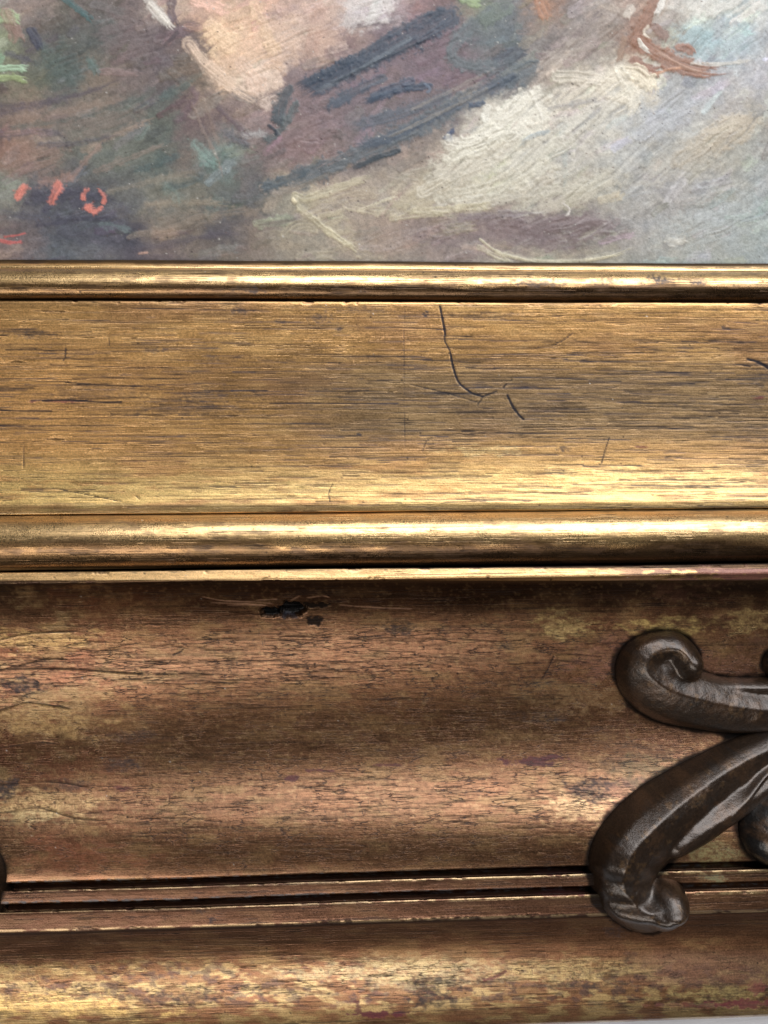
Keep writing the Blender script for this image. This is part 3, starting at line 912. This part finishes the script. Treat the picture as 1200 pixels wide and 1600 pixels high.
# ------------------------------------------------------------------ painting
RP = Raster(-260, -300, 1460, 440)
gxs = [0, 50, 100, 150, 200, 250, 300, 350, 400, 450, 500, 550, 600, 650, 700, 750, 800, 850, 900, 950, 1000, 1050, 1100, 1150, 1200]
rows = {
    0: [(150, 135, 128), (160, 142, 132), (112, 106, 98), (118, 108, 104), (124, 110, 108), (180, 165, 155), (200, 168, 150), (206, 172, 150), (204, 170, 152), (196, 168, 156), (198, 172, 162), (206, 192, 186), (204, 194, 192), (150, 122, 122), (140, 120, 118), (132, 138, 118), (126, 126, 128), (160, 125, 104), (140, 126, 120), (170, 158, 150), (175, 150, 135), (200, 190, 180), (202, 198, 190), (196, 200, 196), (200, 200, 196)],
    60: [(140, 145, 120), (110, 105, 105), (100, 98, 94), (106, 108, 104), (120, 108, 108), (118, 105, 108), (120, 105, 102), (222, 186, 156), (224, 190, 162), (210, 186, 170), (196, 166, 150), (160, 138, 132), (132, 114, 118), (130, 112, 118), (126, 110, 116), (114, 118, 120), (106, 112, 116), (146, 134, 128), (152, 140, 134), (150, 136, 126), (150, 115, 98), (160, 150, 140), (172, 190, 190), (176, 190, 194), (180, 180, 180)],
    120: [(130, 130, 112), (114, 114, 100), (100, 106, 102), (132, 118, 106), (126, 112, 108), (114, 104, 106), (118, 106, 96), (214, 186, 162), (212, 190, 170), (140, 122, 122), (136, 118, 120), (132, 116, 120), (130, 114, 118), (128, 112, 118), (126, 108, 114), (130, 110, 116), (92, 98, 106), (168, 155, 145), (186, 176, 162), (212, 204, 190), (224, 212, 192), (172, 172, 172), (180, 180, 184), (184, 182, 184), (186, 182, 182)],
    180: [(120, 106, 100), (150, 130, 118), (130, 118, 112), (128, 120, 112), (114, 112, 106), (104, 108, 102), (116, 98, 98), (124, 108, 106), (150, 130, 126), (136, 116, 116), (134, 116, 118), (128, 114, 118), (126, 114, 116), (126, 114, 116), (124, 114, 114), (190, 182, 170), (214, 208, 194), (206, 200, 188), (190, 184, 174), (200, 195, 186), (185, 185, 184), (176, 176, 176), (182, 178, 172), (182, 174, 164), (165, 160, 152)],
    240: [(146, 118, 106), (150, 128, 116), (126, 120, 112), (118, 120, 112), (116, 118, 110), (96, 105, 101), (122, 112, 106), (128, 140, 134), (124, 112, 110), (140, 118, 116), (138, 120, 118), (132, 118, 116), (128, 118, 114), (150, 136, 126), (170, 158, 146), (204, 198, 184), (204, 198, 182), (194, 188, 176), (186, 180, 172), (188, 185, 178), (180, 179, 176), (178, 174, 166), (180, 172, 158), (170, 167, 158), (165, 165, 160)],
    300: [(140, 140, 128), (104, 104, 108), (92, 91, 98), (94, 94, 100), (112, 112, 110), (128, 126, 116), (125, 122, 112), (108, 110, 106), (102, 104, 104), (160, 152, 136), (176, 162, 146), (166, 152, 140), (172, 160, 146), (180, 169, 152), (182, 172, 154), (186, 176, 156), (190, 182, 166), (182, 174, 162), (178, 172, 158), (176, 172, 162), (172, 168, 163), (166, 161, 158), (170, 167, 163), (170, 170, 166), (165, 168, 165)],
    360: [(120, 105, 105), (112, 104, 106), (92, 95, 102), (95, 95, 102), (88, 86, 95), (130, 118, 108), (120, 110, 102), (100, 95, 98), (130, 118, 110), (155, 145, 130), (160, 150, 135), (164, 150, 136), (160, 142, 130), (152, 134, 126), (142, 127, 123), (140, 124, 121), (138, 120, 119), (130, 116, 116), (135, 120, 118), (148, 140, 136), (166, 163, 160), (170, 168, 163), (167, 166, 161), (165, 168, 165), (160, 168, 166)],
    420: [(150, 130, 120), (130, 120, 120), (105, 110, 115), (112, 110, 112), (95, 90, 98), (110, 98, 102), (120, 110, 108), (125, 115, 105), (140, 128, 118), (150, 140, 128), (155, 145, 132), (158, 147, 134), (160, 148, 135), (158, 145, 135), (155, 142, 135), (160, 150, 140), (165, 158, 145), (166, 158, 144), (165, 158, 142), (162, 158, 146), (160, 158, 150), (161, 162, 156), (162, 165, 160), (161, 166, 163), (160, 166, 165)]}
gy_ = np.array(sorted(rows)); G = lin(np.array([rows[k] for k in gy_]))       # (8, 25, 3)
ALB = 0.74


def base_color(x, y):
    """loose underpainting: colour fields with wobbling borders"""
    wx = (fbm(x / 30, y / 20, 201, 5, 0.7) - 0.5) * 60; wy = (fbm(x / 30, y / 20, 202, 5, 0.7) - 0.5) * 56
    xx = np.abs(x + wx); xx = np.where(xx > 1200, 2400 - xx, xx)
    yy = np.abs(y + wy); yy = np.where(yy > 420, 840 - yy, yy)
    fx = np.clip(xx / 50, 0, 23.999); fy = np.clip(yy / 60, 0, 6.999)
    ix = fx.astype(int); iy = fy.astype(int); tx = (fx - ix)[..., None]; ty = (fy - iy)[..., None]
    tx = tx * tx * (3 - 2 * tx); ty = ty * ty * (3 - 2 * ty)
    return (G[iy, ix] * (1 - tx) + G[iy, ix + 1] * tx) * (1 - ty) + (G[iy + 1, ix] * (1 - tx) + G[iy + 1, ix + 1] * tx) * ty


RP.col[:] = base_color(RP.X, RP.Y)
RP.rou[:] = 0.5
rng = np.random.default_rng(5)
# broken brushwork following the forms
for k in range(1500):
    x = rng.uniform(-280, 1480); y = rng.uniform(-400, 430)
    right = sstep(620, 820, np.float32(x + 0.6 * (y - 200)))
    ang = math.radians(-24 - 16 * right + rng.normal(0, 16))
    if y > 330: ang *= 0.3
    ln = rng.uniform(20, 80); w = rng.uniform(4, 13)
    c = base_color(np.array([x]), np.array([y]))[0] * (1 + rng.normal(0, 0.20)) * (1 + rng.normal(0, 0.05, 3))
    dxs, dys = math.cos(ang) * ln / 2, math.sin(ang) * ln / 2
    bend = rng.normal(0, 4)
    RP.stroke([(x - dxs, y - dys), (x + bend * math.sin(ang), y + bend), (x + dxs, y + dys)], w, None, rng.uniform(.5, .95), .65, k,
              h=rng.uniform(.03, .13), rou=rng.uniform(.36, .55), jit=0.3, rgblin=c, smooth=4, rag=0.5)
# dry-brush drag through the whole surface, along two directions of work
rt = sstep(620, 820, RP.X + 0.6 * (RP.Y - 200)) * sstep(340, 300, RP.Y)
drag = 0
for ang, wt in ((-24, 1 - rt), (-40, rt)):
    ca, sa = math.cos(math.radians(ang)), math.sin(math.radians(ang))
    wv_ = (fbm(RP.X / 60, RP.Y / 60, 410, 2) - 0.5) * 16
    u_ = RP.X * ca + RP.Y * sa; v_ = -RP.X * sa + RP.Y * ca + wv_
    drag = drag + wt * fbm(u_ / 64, v_ / 3.6, 400 + int(-ang), 3, 0.7)
dm = 0.15 + 0.85 * sstep(0.42, 0.62, fbm(RP.X / 40, RP.Y / 40, 420, 3))
RP.col *= (1 + (drag - 0.5) * (0.12 + 0.40 * rt) * dm)[..., None]
RP.hgt += (drag - 0.5) * (0.02 + 0.11 * rt) * dm
gr_ = fbm(RP.X / 7, RP.Y / 6, 431, 4, 0.75)
RP.col *= (1 + (gr_ - 0.5) * 0.4)[..., None]
tint = (fbm(RP.X / 22, RP.Y / 16, 441, 4) - 0.5)
RP.col *= 1 + tint[..., None] * np.array([0.12, 0.03, -0.10], np.float32)
def scumble(cx, cy, rx, ry, rgb, al, rot=-30, seed=1, h=0.16):
    ca, sa = math.cos(math.radians(rot)), math.sin(math.radians(rot))
    m = max(rx, ry) * 1.5
    sl = RP.box(cx - m, cy - m, cx + m, cy + m)
    if sl is None: return
    dx_, dy_ = RP.X[sl] - cx, RP.Y[sl] - cy
    q = np.hypot((dx_ * ca + dy_ * sa) / rx, (-dx_ * sa + dy_ * ca) / ry)
    n = fbm(RP.X[sl] / 14, RP.Y[sl] / 11, seed, 5, 0.7)
    a = sstep(0.05, 0.55, 1 - q + 1.3 * (n - 0.5)) * sstep(0.30, 0.52, drag[sl] + 0.5 * (n - 0.5)) * al
    RP.blend(sl, a, rgb, None, None, h * a * (0.4 + drag[sl]))


for k, a_ in enumerate([
        (395, 70, 75, 60, (222, 190, 164), .8, 40), (345, 60, 34, 40, (236, 206, 172), .8, 50), (410, 130, 30, 40, (224, 200, 182), .85, 60), (420, 158, 16, 22, (206, 186, 174), .8, 60), (440, 60, 60, 40, (214, 184, 164), .7, 60),
        (500, 40, 60, 50, (206, 178, 162), .6, -50), (585, 15, 46, 34, (212, 204, 200), .8, -50), (480, 205, 60, 34, (140, 120, 120), .7, -25),
        (690, 70, 60, 34, (128, 108, 116), .7, -25), (735, 125, 50, 22, (132, 112, 116), .6, -25), (200, 60, 80, 40, (126, 114, 114), .6, 30),
        (60, 250, 60, 26, (152, 128, 118), .6, -15), (170, 190, 90, 26, (134, 122, 114), .6, -25), (210, 240, 60, 24, (122, 124, 116), .5, -25),
        (800, 190, 90, 42, (226, 220, 206), 1.0, -32), (720, 260, 90, 40, (206, 198, 182), .85, -30), (930, 190, 90, 40, (210, 204, 192), .85, -32), (740, 226, 62, 24, (220, 214, 198), .9, -25), (835, 245, 110, 42, (208, 202, 188), .85, -32),
        (905, 148, 66, 26, (214, 204, 188), .85, -20), (975, 145, 50, 34, (224, 214, 196), .9, 30), (770, 295, 120, 26, (204, 196, 178), .8, -20),
        (655, 312, 66, 26, (190, 178, 154), .75, -25), (505, 330, 52, 34, (184, 172, 148), .75, 35), (545, 378, 44, 24, (180, 168, 146), .7, 35),
        (1130, 208, 80, 34, (194, 180, 160), .75, -28), (890, 300, 110, 28, (196, 188, 172), .7, -15), (1060, 250, 90, 34, (188, 182, 172), .6, -30),
        (1130, 12, 90, 24, (214, 210, 202), .85, 0), (1085, 62, 46, 30, (174, 194, 198), .7, 10), (1160, 70, 50, 30, (182, 188, 194), .6, 10),
        (1040, 180, 70, 40, (184, 184, 188), .6, -30), (1130, 350, 110, 50, (172, 176, 174), .6, -10), (930, 60, 70, 40, (164, 152, 144), .6, -30),
        (870, 90, 50, 24, (178, 166, 156), .6, -30), (880, 355, 110, 28, (132, 117, 118), .8, 3), (760, 345, 90, 14, (134, 120, 122), .6, 3),
        (610, 375, 80, 26, (162, 146, 136), .5, 0), (290, 345, 60, 20, (140, 128, 116), .6, -10), (130, 345, 90, 30, (98, 98, 108), .6, -5),
        (100, 310, 70, 20, (88, 86, 98), .7, 0), (20, 290, 30, 18, (146, 150, 138), .7, 0), (100, 100, 60, 40, (96, 106, 104), .6, 40)]):
    scumble(*a_, seed=500 + k)
S = RP.stroke
DK = (66, 78, 94)
# --- traced strokes (photo pixels)
for pts, w, c, al, br, h in [
    # pale figure hem
    ([(225, -10), (245, 20), (280, 50)], 12, (206, 198, 190), .9, .4, .1), ([(235, 5), (262, 36), (282, 52)], 5, (224, 216, 206), .9, .4, .1),
    ([(272, -8), (268, 20), (284, 50)], 8, (104, 88, 96), .8, .3, .04), ([(296, 70), (320, 100), (350, 125), (390, 150), (420, 165)], 14, (226, 200, 178), .7, .6, .08),
    ([(330, 40), (350, 60), (380, 80)], 18, (236, 204, 172), .7, .5, .08), ([(380, 100), (400, 130), (410, 160)], 18, (226, 196, 176), .6, .6, .08),
    ([(400, 10), (420, 60), (440, 110)], 14, (226, 196, 164), .6, .6, .08), ([(560, -5), (550, 30), (530, 60)], 22, (206, 198, 194), .6, .6, .08),
    ([(590, -5), (585, 25), (560, 45)], 12, (212, 206, 202), .6, .6, .08), ([(500, 20), (490, 60), (480, 100)], 16, (190, 156, 140), .5, .6, .05),
    # slate-blue shadow strokes
    ([(702, 26), (640, 62), (570, 98), (500, 132), (455, 158)], 20, DK, .92, .45, .12), ([(690, 18), (630, 44), (560, 88), (480, 128), (440, 150)], 8, (64, 76, 92), .9, .4, .12),
    ([(640, 60), (560, 110), (480, 150)], 5, (120, 128, 136), .6, .7, .06), ([(670, 60), (600, 92), (500, 140)], 3, (52, 62, 76), .8, .4, .06),
    ([(452, 140), (438, 165), (434, 185), (424, 200)], 12, (84, 92, 98), .95, .35, .12), ([(462, 165), (448, 190), (430, 212), (405, 226)], 7, (96, 104, 106), .9, .4, .1),
    ([(385, 212), (405, 210), (424, 202)], 9, (170, 168, 166), .8, .5, .1), ([(420, 196), (432, 206), (428, 214)], 3, (60, 66, 76), .9, .2, .08),
    ([(598, 122), (560, 140), (520, 165), (525, 180)], 11, (80, 92, 106), .85, .5, .1), ([(672, 134), (640, 138), (600, 150), (558, 162)], 7, (66, 80, 98), .9, .35, .12),
    ([(640, 128), (610, 140), (570, 158)], 9, (72, 86, 104), .85, .4, .1), ([(664, 132), (672, 140), (664, 146)], 3, (120, 132, 150), .8, .3, .08),
    ([(700, 150), (620, 180), (540, 200)], 13, (92, 102, 114), .7, .6, .08), ([(830, 104), (740, 150), (650, 200), (560, 240), (480, 276), (405, 300)], 18, (98, 106, 112), .85, .6, .1),
    ([(800, 120), (700, 172), (600, 218), (530, 232)], 9, (82, 92, 106), .8, .55, .1), ([(770, 108), (690, 150), (600, 190)], 4, (150, 142, 134), .6, .7, .05),
    ([(760, 140), (660, 190), (560, 236)], 4, (146, 138, 128), .55, .7, .05), ([(754, 162), (728, 166)], 6, (76, 88, 106), .9, .4, .1),
    ([(622, 236), (590, 246), (545, 266)], 6, (62, 72, 80), .95, .35, .12), ([(706, 206), (694, 222)], 7, (58, 78, 112), .9, .3, .12),
    ([(470, 270), (430, 288), (400, 296)], 11, (84, 96, 104), .85, .5, .1), ([(400, 318), (460, 296), (560, 252)], 6, (130, 122, 112), .6, .6, .05),
    # hooked grey-green shape
    ([(765, 18), (728, 48), (708, 72), (712, 94), (744, 106), (800, 98)], 12, (104, 112, 116), .85, .55, .09), ([(790, 12), (760, 30), (735, 45)], 16, (112, 122, 112), .7, .6, .08),
    ([(720, -6), (740, 4), (760, 6)], 10, (162, 178, 136), .8, .4, .1),
    # brown limb with light edges
    ([(1026, -10), (1012, 24), (992, 60), (975, 92)], 13, (150, 112, 92), .95, .3, .16), ([(975, 60), (968, 90), (960, 106)], 7, (156, 128, 108), .9, .4, .12),
    ([(996, 66), (1030, 86), (1060, 102), (1100, 112), (1152, 108)], 17, (158, 118, 98), .95, .35, .16), ([(992, 96), (1016, 112), (1046, 108)], 13, (150, 108, 90), .95, .3, .14),
    ([(1060, 74), (1078, 78), (1084, 94)], 9, (164, 122, 104), .9, .4, .12), ([(1022, 42), (1036, 56), (1030, 70)], 10, (148, 118, 106), .85, .4, .1),
    ([(1038, -8), (1030, 14), (1018, 30)], 6, (222, 216, 208), .95, .3, .18), ([(998, 64), (1006, 76), (1020, 84)], 5, (228, 222, 212), .95, .3, .18),
    ([(1012, 42), (1006, 52), (1020, 66)], 3, (220, 208, 192), .9, .3, .14), ([(1030, 84), (1070, 106), (1110, 118)], 3, (190, 158, 140), .8, .5, .1),
    ([(1018, 118), (1050, 108), (1080, 106)], 2.4, (206, 160, 132), .8, .5, .1), ([(1080, 100), (1130, 100), (1190, 92)], 4, (206, 200, 190), .8, .5, .1),
    ([(842, -5), (850, 18), (862, 36)], 15, (178, 132, 104), .85, .5, .1), ([(985, 14), (976, 34)], 9, (210, 198, 186), .8, .4, .1),
    # cream impasto
    ([(975, 110), (1000, 116), (1018, 140), (1008, 160)], 16, (228, 216, 194), .95, .45, .2), ([(968, 112), (980, 130), (990, 160), (975, 190)], 15, (222, 214, 198), .85, .6, .16),
    ([(870, 120), (920, 122), (970, 132)], 15, (216, 206, 190), .75, .65, .14), ([(828, 142), (840, 170), (856, 208)], 3, (224, 218, 206), .8, .5, .12),
    ([(856, 206), (830, 214), (800, 236)], 5, (150, 166, 176), .7, .5, .08), ([(820, 150), (790, 176), (756, 190)], 16, (224, 218, 204), .85, .6, .16),
    ([(762, 168), (756, 186), (764, 196)], 7, (232, 228, 216), .95, .4, .2), ([(700, 222), (730, 224), (770, 214), (820, 196)], 14, (222, 216, 202), .85, .6, .16),
    ([(700, 250), (760, 226), (830, 200)], 12, (214, 208, 192), .8, .7, .14), ([(660, 300), (720, 270), (800, 230), (860, 196)], 16, (206, 198, 182), .7, .7, .14),
    ([(690, 310), (760, 296), (830, 270), (900, 226)], 16, (206, 200, 184), .7, .7, .12), ([(740, 320), (820, 300), (900, 262), (960, 214)], 15, (198, 192, 178), .65, .7, .12),
    ([(650, 330), (720, 326), (790, 318)], 9, (204, 194, 166), .7, .7, .12), ([(612, 342), (660, 336), (730, 334)], 6, (196, 186, 160), .7, .7, .12),
    ([(860, 170), (910, 160), (950, 150)], 6, (140, 136, 138), .6, .7, .06), ([(900, 200), (930, 178), (944, 160)], 5, (140, 138, 140), .5, .7, .05),
    ([(850, 300), (920, 290), (980, 262)], 14, (196, 190, 174), .65, .7, .1), ([(940, 312), (965, 306), (976, 294)], 9, (204, 190, 164), .7, .5, .1),
    ([(1000, 210), (1050, 180), (1120, 150)], 16, (186, 186, 190), .55, .7, .1), ([(1060, 250), (1120, 220), (1200, 190)], 18, (186, 174, 156), .6, .7, .1),
    ([(1100, 212), (1140, 190), (1180, 186)], 14, (196, 184, 166), .6, .65, .1), ([(960, 230), (975, 222), (992, 216)], 10, (194, 192, 206), .6, .5, .06),
    # scumbled pale arm, lower middle
    ([(462, 308), (470, 326), (500, 352), (545, 384), (582, 412)], 7, (204, 194, 166), .85, .65, .16), ([(462, 306), (480, 312), (520, 296), (600, 270)], 9, (192, 182, 156), .7, .7, .14),
    ([(458, 312), (464, 320)], 4, (226, 214, 184), .95, .2, .2), ([(445, 366), (470, 350), (520, 356)], 14, (174, 164, 142), .6, .75, .1),
    ([(480, 330), (540, 306), (620, 300)], 14, (186, 172, 150), .6, .75, .1), ([(560, 330), (610, 310), (640, 306)], 3, (214, 204, 178), .7, .5, .1),
    ([(540, 320), (590, 330), (620, 318)], 9, (194, 182, 158), .6, .7, .1),
    # thin cream arc
    ([(750, 374), (778, 394), (820, 406), (868, 409), (920, 406), (970, 396), (1008, 380), (1030, 366)], 3.2, (206, 198, 172), .9, .5, .16),
    ([(790, 398), (850, 409), (910, 408), (960, 402)], 6, (190, 182, 160), .7, .7, .1), ([(748, 386), (780, 402), (810, 412)], 5, (196, 188, 164), .8, .6, .12),
    ([(800, 342), (830, 334), (870, 332)], 2.4, (190, 184, 176), .6, .6, .08), ([(880, 318), (890, 330), (876, 346)], 2, (206, 198, 190), .8, .5, .1),
    # violet-grey pool
    ([(770, 350), (840, 356), (920, 348), (985, 350)], 18, (132, 116, 116), .6, .6, .05), ([(800, 376), (870, 380), (930, 372)], 14, (128, 112, 114), .55, .6, .05),
    ([(720, 340), (780, 336), (860, 334)], 7, (126, 112, 116), .6, .65, .05), ([(650, 372), (690, 376), (740, 384)], 9, (128, 114, 116), .5, .7, .05),
    # left: greens, teals and earth
    ([(-20, 24), (14, 26), (44, 40)], 14, (168, 186, 146), .85, .5, .12), ([(-10, 108), (30, 106), (58, 112)], 7, (172, 196, 168), .9, .5, .14),
    ([(-10, 122), (28, 122), (54, 132)], 7, (160, 172, 128), .9, .5, .14), ([(-6, 90), (10, 92)], 10, (150, 190, 160), .7, .5, .1),
    ([(48, 48), (58, 66), (66, 88)], 11, (84, 86, 100), .85, .4, .1), ([(14, 84), (40, 92), (60, 90)], 8, (92, 90, 104), .8, .5, .08),
    ([(98, -6), (122, 14), (156, 40)], 8, (86, 116, 118), .8, .5, .08), ([(70, 84), (100, 110), (132, 140)], 20, (92, 104, 100), .55, .7, .08),
    ([(140, 96), (150, 112), (146, 124)], 9, (96, 128, 126), .6, .6, .06), ([(10, 20), (28, 62), (20, 80)], 14, (160, 132, 122), .7, .5, .08),
    ([(-10, 168), (70, 160), (150, 140), (210, 118)], 6, (92, 84, 96), .8, .5, .1), ([(20, 200), (110, 186), (200, 158), (280, 128)], 6, (98, 104, 100), .8, .5, .1),
    ([(130, 236), (190, 206), (262, 178)], 7, (168, 146, 130), .8, .5, .1), ([(60, 226), (140, 222), (215, 196)], 6, (92, 90, 100), .75, .5, .1),
    ([(150, 268), (220, 240), (290, 214)], 6, (150, 134, 124), .75, .5, .1), ([(170, 300), (240, 282), (330, 262)], 6, (150, 140, 126), .75, .5, .1),
    ([(300, 160), (316, 200), (340, 250), (352, 300)], 3.5, (154, 136, 126), .8, .4, .1), ([(230, 320), (300, 316), (390, 322)], 7, (158, 144, 126), .75, .5, .1),
    ([(60, 352), (130, 342), (210, 346)], 7, (78, 76, 90), .8, .5, .1), ([(340, 170), (370, 196), (400, 226)], 6, (102, 86, 94), .8, .5, .1),
    ([(0, 176), (60, 166), (110, 150)], 8, (104, 96, 106), .6, .6, .06), ([(0, 190), (80, 178), (170, 160), (230, 130)], 9, (158, 136, 122), .6, .65, .07),
    ([(-5, 214), (60, 206), (130, 214)], 9, (98, 94, 106), .7, .6, .06), ([(110, 280), (140, 244), (172, 212)], 6, (170, 140, 128), .75, .4, .08),
    ([(66, 282), (100, 278), (124, 262)], 11, (166, 134, 122), .7, .5, .08), ([(0, 240), (30, 236), (60, 246)], 18, (152, 122, 110), .6, .6, .06),
    ([(292, 132), (268, 146), (230, 164)], 9, (88, 104, 102), .8, .6, .08), ([(240, 140), (200, 166), (160, 178)], 8, (104, 112, 106), .6, .65, .06),
    ([(300, 140), (306, 156), (280, 186), (256, 200)], 8, (120, 98, 106), .75, .5, .08), ([(278, 244), (240, 258), (190, 276)], 8, (82, 98, 100), .85, .55, .1),
    ([(314, 276), (290, 288), (240, 296)], 8, (84, 98, 100), .85, .5, .1), ([(306, 226), (324, 246), (350, 262)], 14, (140, 168, 160), .7, .5, .08),
    ([(262, 296), (276, 308), (270, 322)], 12, (132, 146, 138), .6, .6, .06), ([(356, 210), (380, 224), (396, 240)], 10, (92, 98, 108), .75, .5, .08),
    ([(216, 392), (280, 378), (340, 366), (400, 364)], 8, (94, 88, 98), .75, .55, .08), ([(216, 400), (300, 402), (380, 404)], 6, (110, 100, 104), .6, .6, .06),
    ([(218, 396), (236, 394)], 3, (196, 160, 142), .7, .4, .06), ([(240, 366), (270, 362), (290, 358)], 10, (164, 142, 126), .7, .5, .08),
    ([(330, 336), (380, 330), (430, 332)], 10, (150, 134, 118), .6, .6, .06), ([(320, 168), (330, 200), (350, 240)], 7, (150, 130, 118), .55, .6, .05),
    ([(40, 306), (90, 308), (150, 306), (215, 330)], 15, (86, 84, 96), .75, .5, .06), ([(0, 330), (60, 340), (120, 330)], 9, (94, 94, 106), .65, .6, .06),
    ([(95, 364), (150, 372), (206, 378)], 13, (88, 88, 98), .7, .5, .06), ([(160, 352), (190, 356), (214, 366)], 8, (124, 138, 138), .7, .5, .06),
    ([(8, 396), (24, 388), (38, 398)], 10, (170, 150, 138), .7, .5, .08),
]:
    slate = c[2] > c[0] + 8 and c[0] < 130 and pts[0][0] > 400
    dab = pts[0][0] < 400 and pts[0][1] > 60 and c[0] < 175 and h < 0.11      # thin, half-absorbed touches of the dark corner
    brown = c[0] > c[2] + 40 and pts[0][0] > 930
    if slate:
        w = w * 1.3; br = br * 0.7; h = h * 0.7
    if brown:
        br = br * 0.4
    S(pts, w * (1.25 if dab else 1), c, al * (0.76 if dab else 1), br, int(abs(pts[0][0] * 3 + pts[0][1])) + 7, h=h * (0.8 if dab else 1.5), rou=.36, jit=.35,
      rag=0.9 if dab else 0.75 if slate else 0.5, edge=0.8 if dab else 0.6 if slate else 0.35, taper=0.1 if slate else 0.25)
# red monogram strokes, lower corner
RED = (220, 136, 120)
sig = np.zeros(RP.hgt.shape, np.int16)
for k, (pts, w) in enumerate([([(37, 292), (31, 304), (22, 315)], 8.0), ([(92, 291), (84, 306), (79, 324)], 8.5), ([(134, 298), (131, 308), (130, 316)], 5.0),
                              ([(157, 299), (164, 310), (158, 322), (150, 330), (136, 326), (146, 322), (160, 320)], 5.2), ([(-6, 374), (18, 379), (42, 376)], 3.2),
                              ([(8, 370), (34, 366), (46, 360)], 2.0)]):
    r = S(pts, w * 1.25, RED if k < 4 else (190, 104, 100), .82, .35, 40 + k, h=.08, rou=.4, jit=.3, taper=.15, edge=.6, rag=0.8)
    if r and k < 5:
        sl, a = r
        v = sig[sl]; v[a > 0.4] = (k if k < 3 else k - 1) + 1
# craquelure dust and pigment specks
for k in range(2600):
    x = rng.uniform(-280, 1480); y = rng.uniform(-380, 425); r = rng.uniform(0.6, 1.5)
    c = [(60, 52, 56), (70, 60, 60), (200, 196, 190), (110, 84, 76)][rng.integers(4)]
    RP.patch(x, y, r * 1.3, r, c, rng.uniform(.4, .9), 3, 3, k, rou=.5, soft=.25, rag=.4, h=rng.uniform(-.02, .05))
RP.col *= (1 + (drag - 0.5) * 0.08 * dm + (gr_ - 0.5) * 0.28)[..., None]
RP.hgt += (fbm(RP.X / 3.2, RP.Y / 3.2, 303, 3) - 0.5) * 0.05
RP.col *= (1 + (fbm(RP.X / 2.6, RP.Y / 2.6, 304, 2) - 0.5) * 0.30)[..., None]
lm = (RP.col @ np.array([0.3, 0.55, 0.15], np.float32))[..., None]
RP.col += (lm * np.array([0.985, 1.0, 1.03], np.float32) - RP.col) * 0.06
RP.col = np.clip(RP.col, 0, 1) ** 1.10 * 1.06 * ALB

ytop = float(unproj(600, 0, Z_PAINT)[1]); ybot = float(unproj(600, 432, Z_PAINT)[1])
yin = np.arange(ybot, ytop + 4e-3, STEP)
yout = ytop + 4e-3 + np.cumsum(np.minimum(0.3e-3 * 1.06 ** np.arange(70), 6e-3)); yout = yout[yout < ytop + 0.16]
ys = np.concatenate([yin, yout])
PX_, PY_ = np.meshgrid(xs, ys)
PP = np.stack([PX_, PY_, np.full(PX_.shape, Z_PAINT)], -1)
ppx, ppy = proj(PP)
ppy2 = np.where(ppy < -290, -580 - ppy, ppy)
AP = RP.sample(ppx, ppy2)
PP[..., 2] += np.clip(AP[..., 5], -0.2, 1.0) * 1e-3
painting = empty('oil_painting', (0, 0, 0))
painting['label'] = 'old oil painting with slate blue and cream brushstrokes and red signature'
painting['category'] = 'painting'
# cells covered by the red signature become objects of their own
six = np.clip(np.round(ppx).astype(int) - RP.x0, 0, RP.W - 1); siy = np.clip(np.round(ppy2).astype(int) - RP.y0, 0, RP.H - 1)
sv = np.where((ppx > -60) & (ppx < 220) & (ppy > 250), sig[siy, six], 0)
cellid = sv[:-1, :-1]
grid_mesh('paint_layer', PP, AP, cellid == 0, M_paint, painting, flip=True)
for k in range(1, 5):
    if (cellid == k).any():
        o = grid_mesh('signature_stroke', PP, AP, cellid == k, M_paint, painting, flip=True)
        o['label'] = 'red painted signature stroke'
box_mesh('stretcher', (-0.36, ybot, Z_TABLE), (0.36, float(ys[-1]), Z_PAINT - 0.5e-3), M_wood, painting)

# ------------------------------------------------------------------ table under the frame
box = box_mesh('table_top', (-0.9, -0.7, Z_TABLE - 0.03), (0.9, 0.6, Z_TABLE), M_table)
box['kind'] = 'structure'
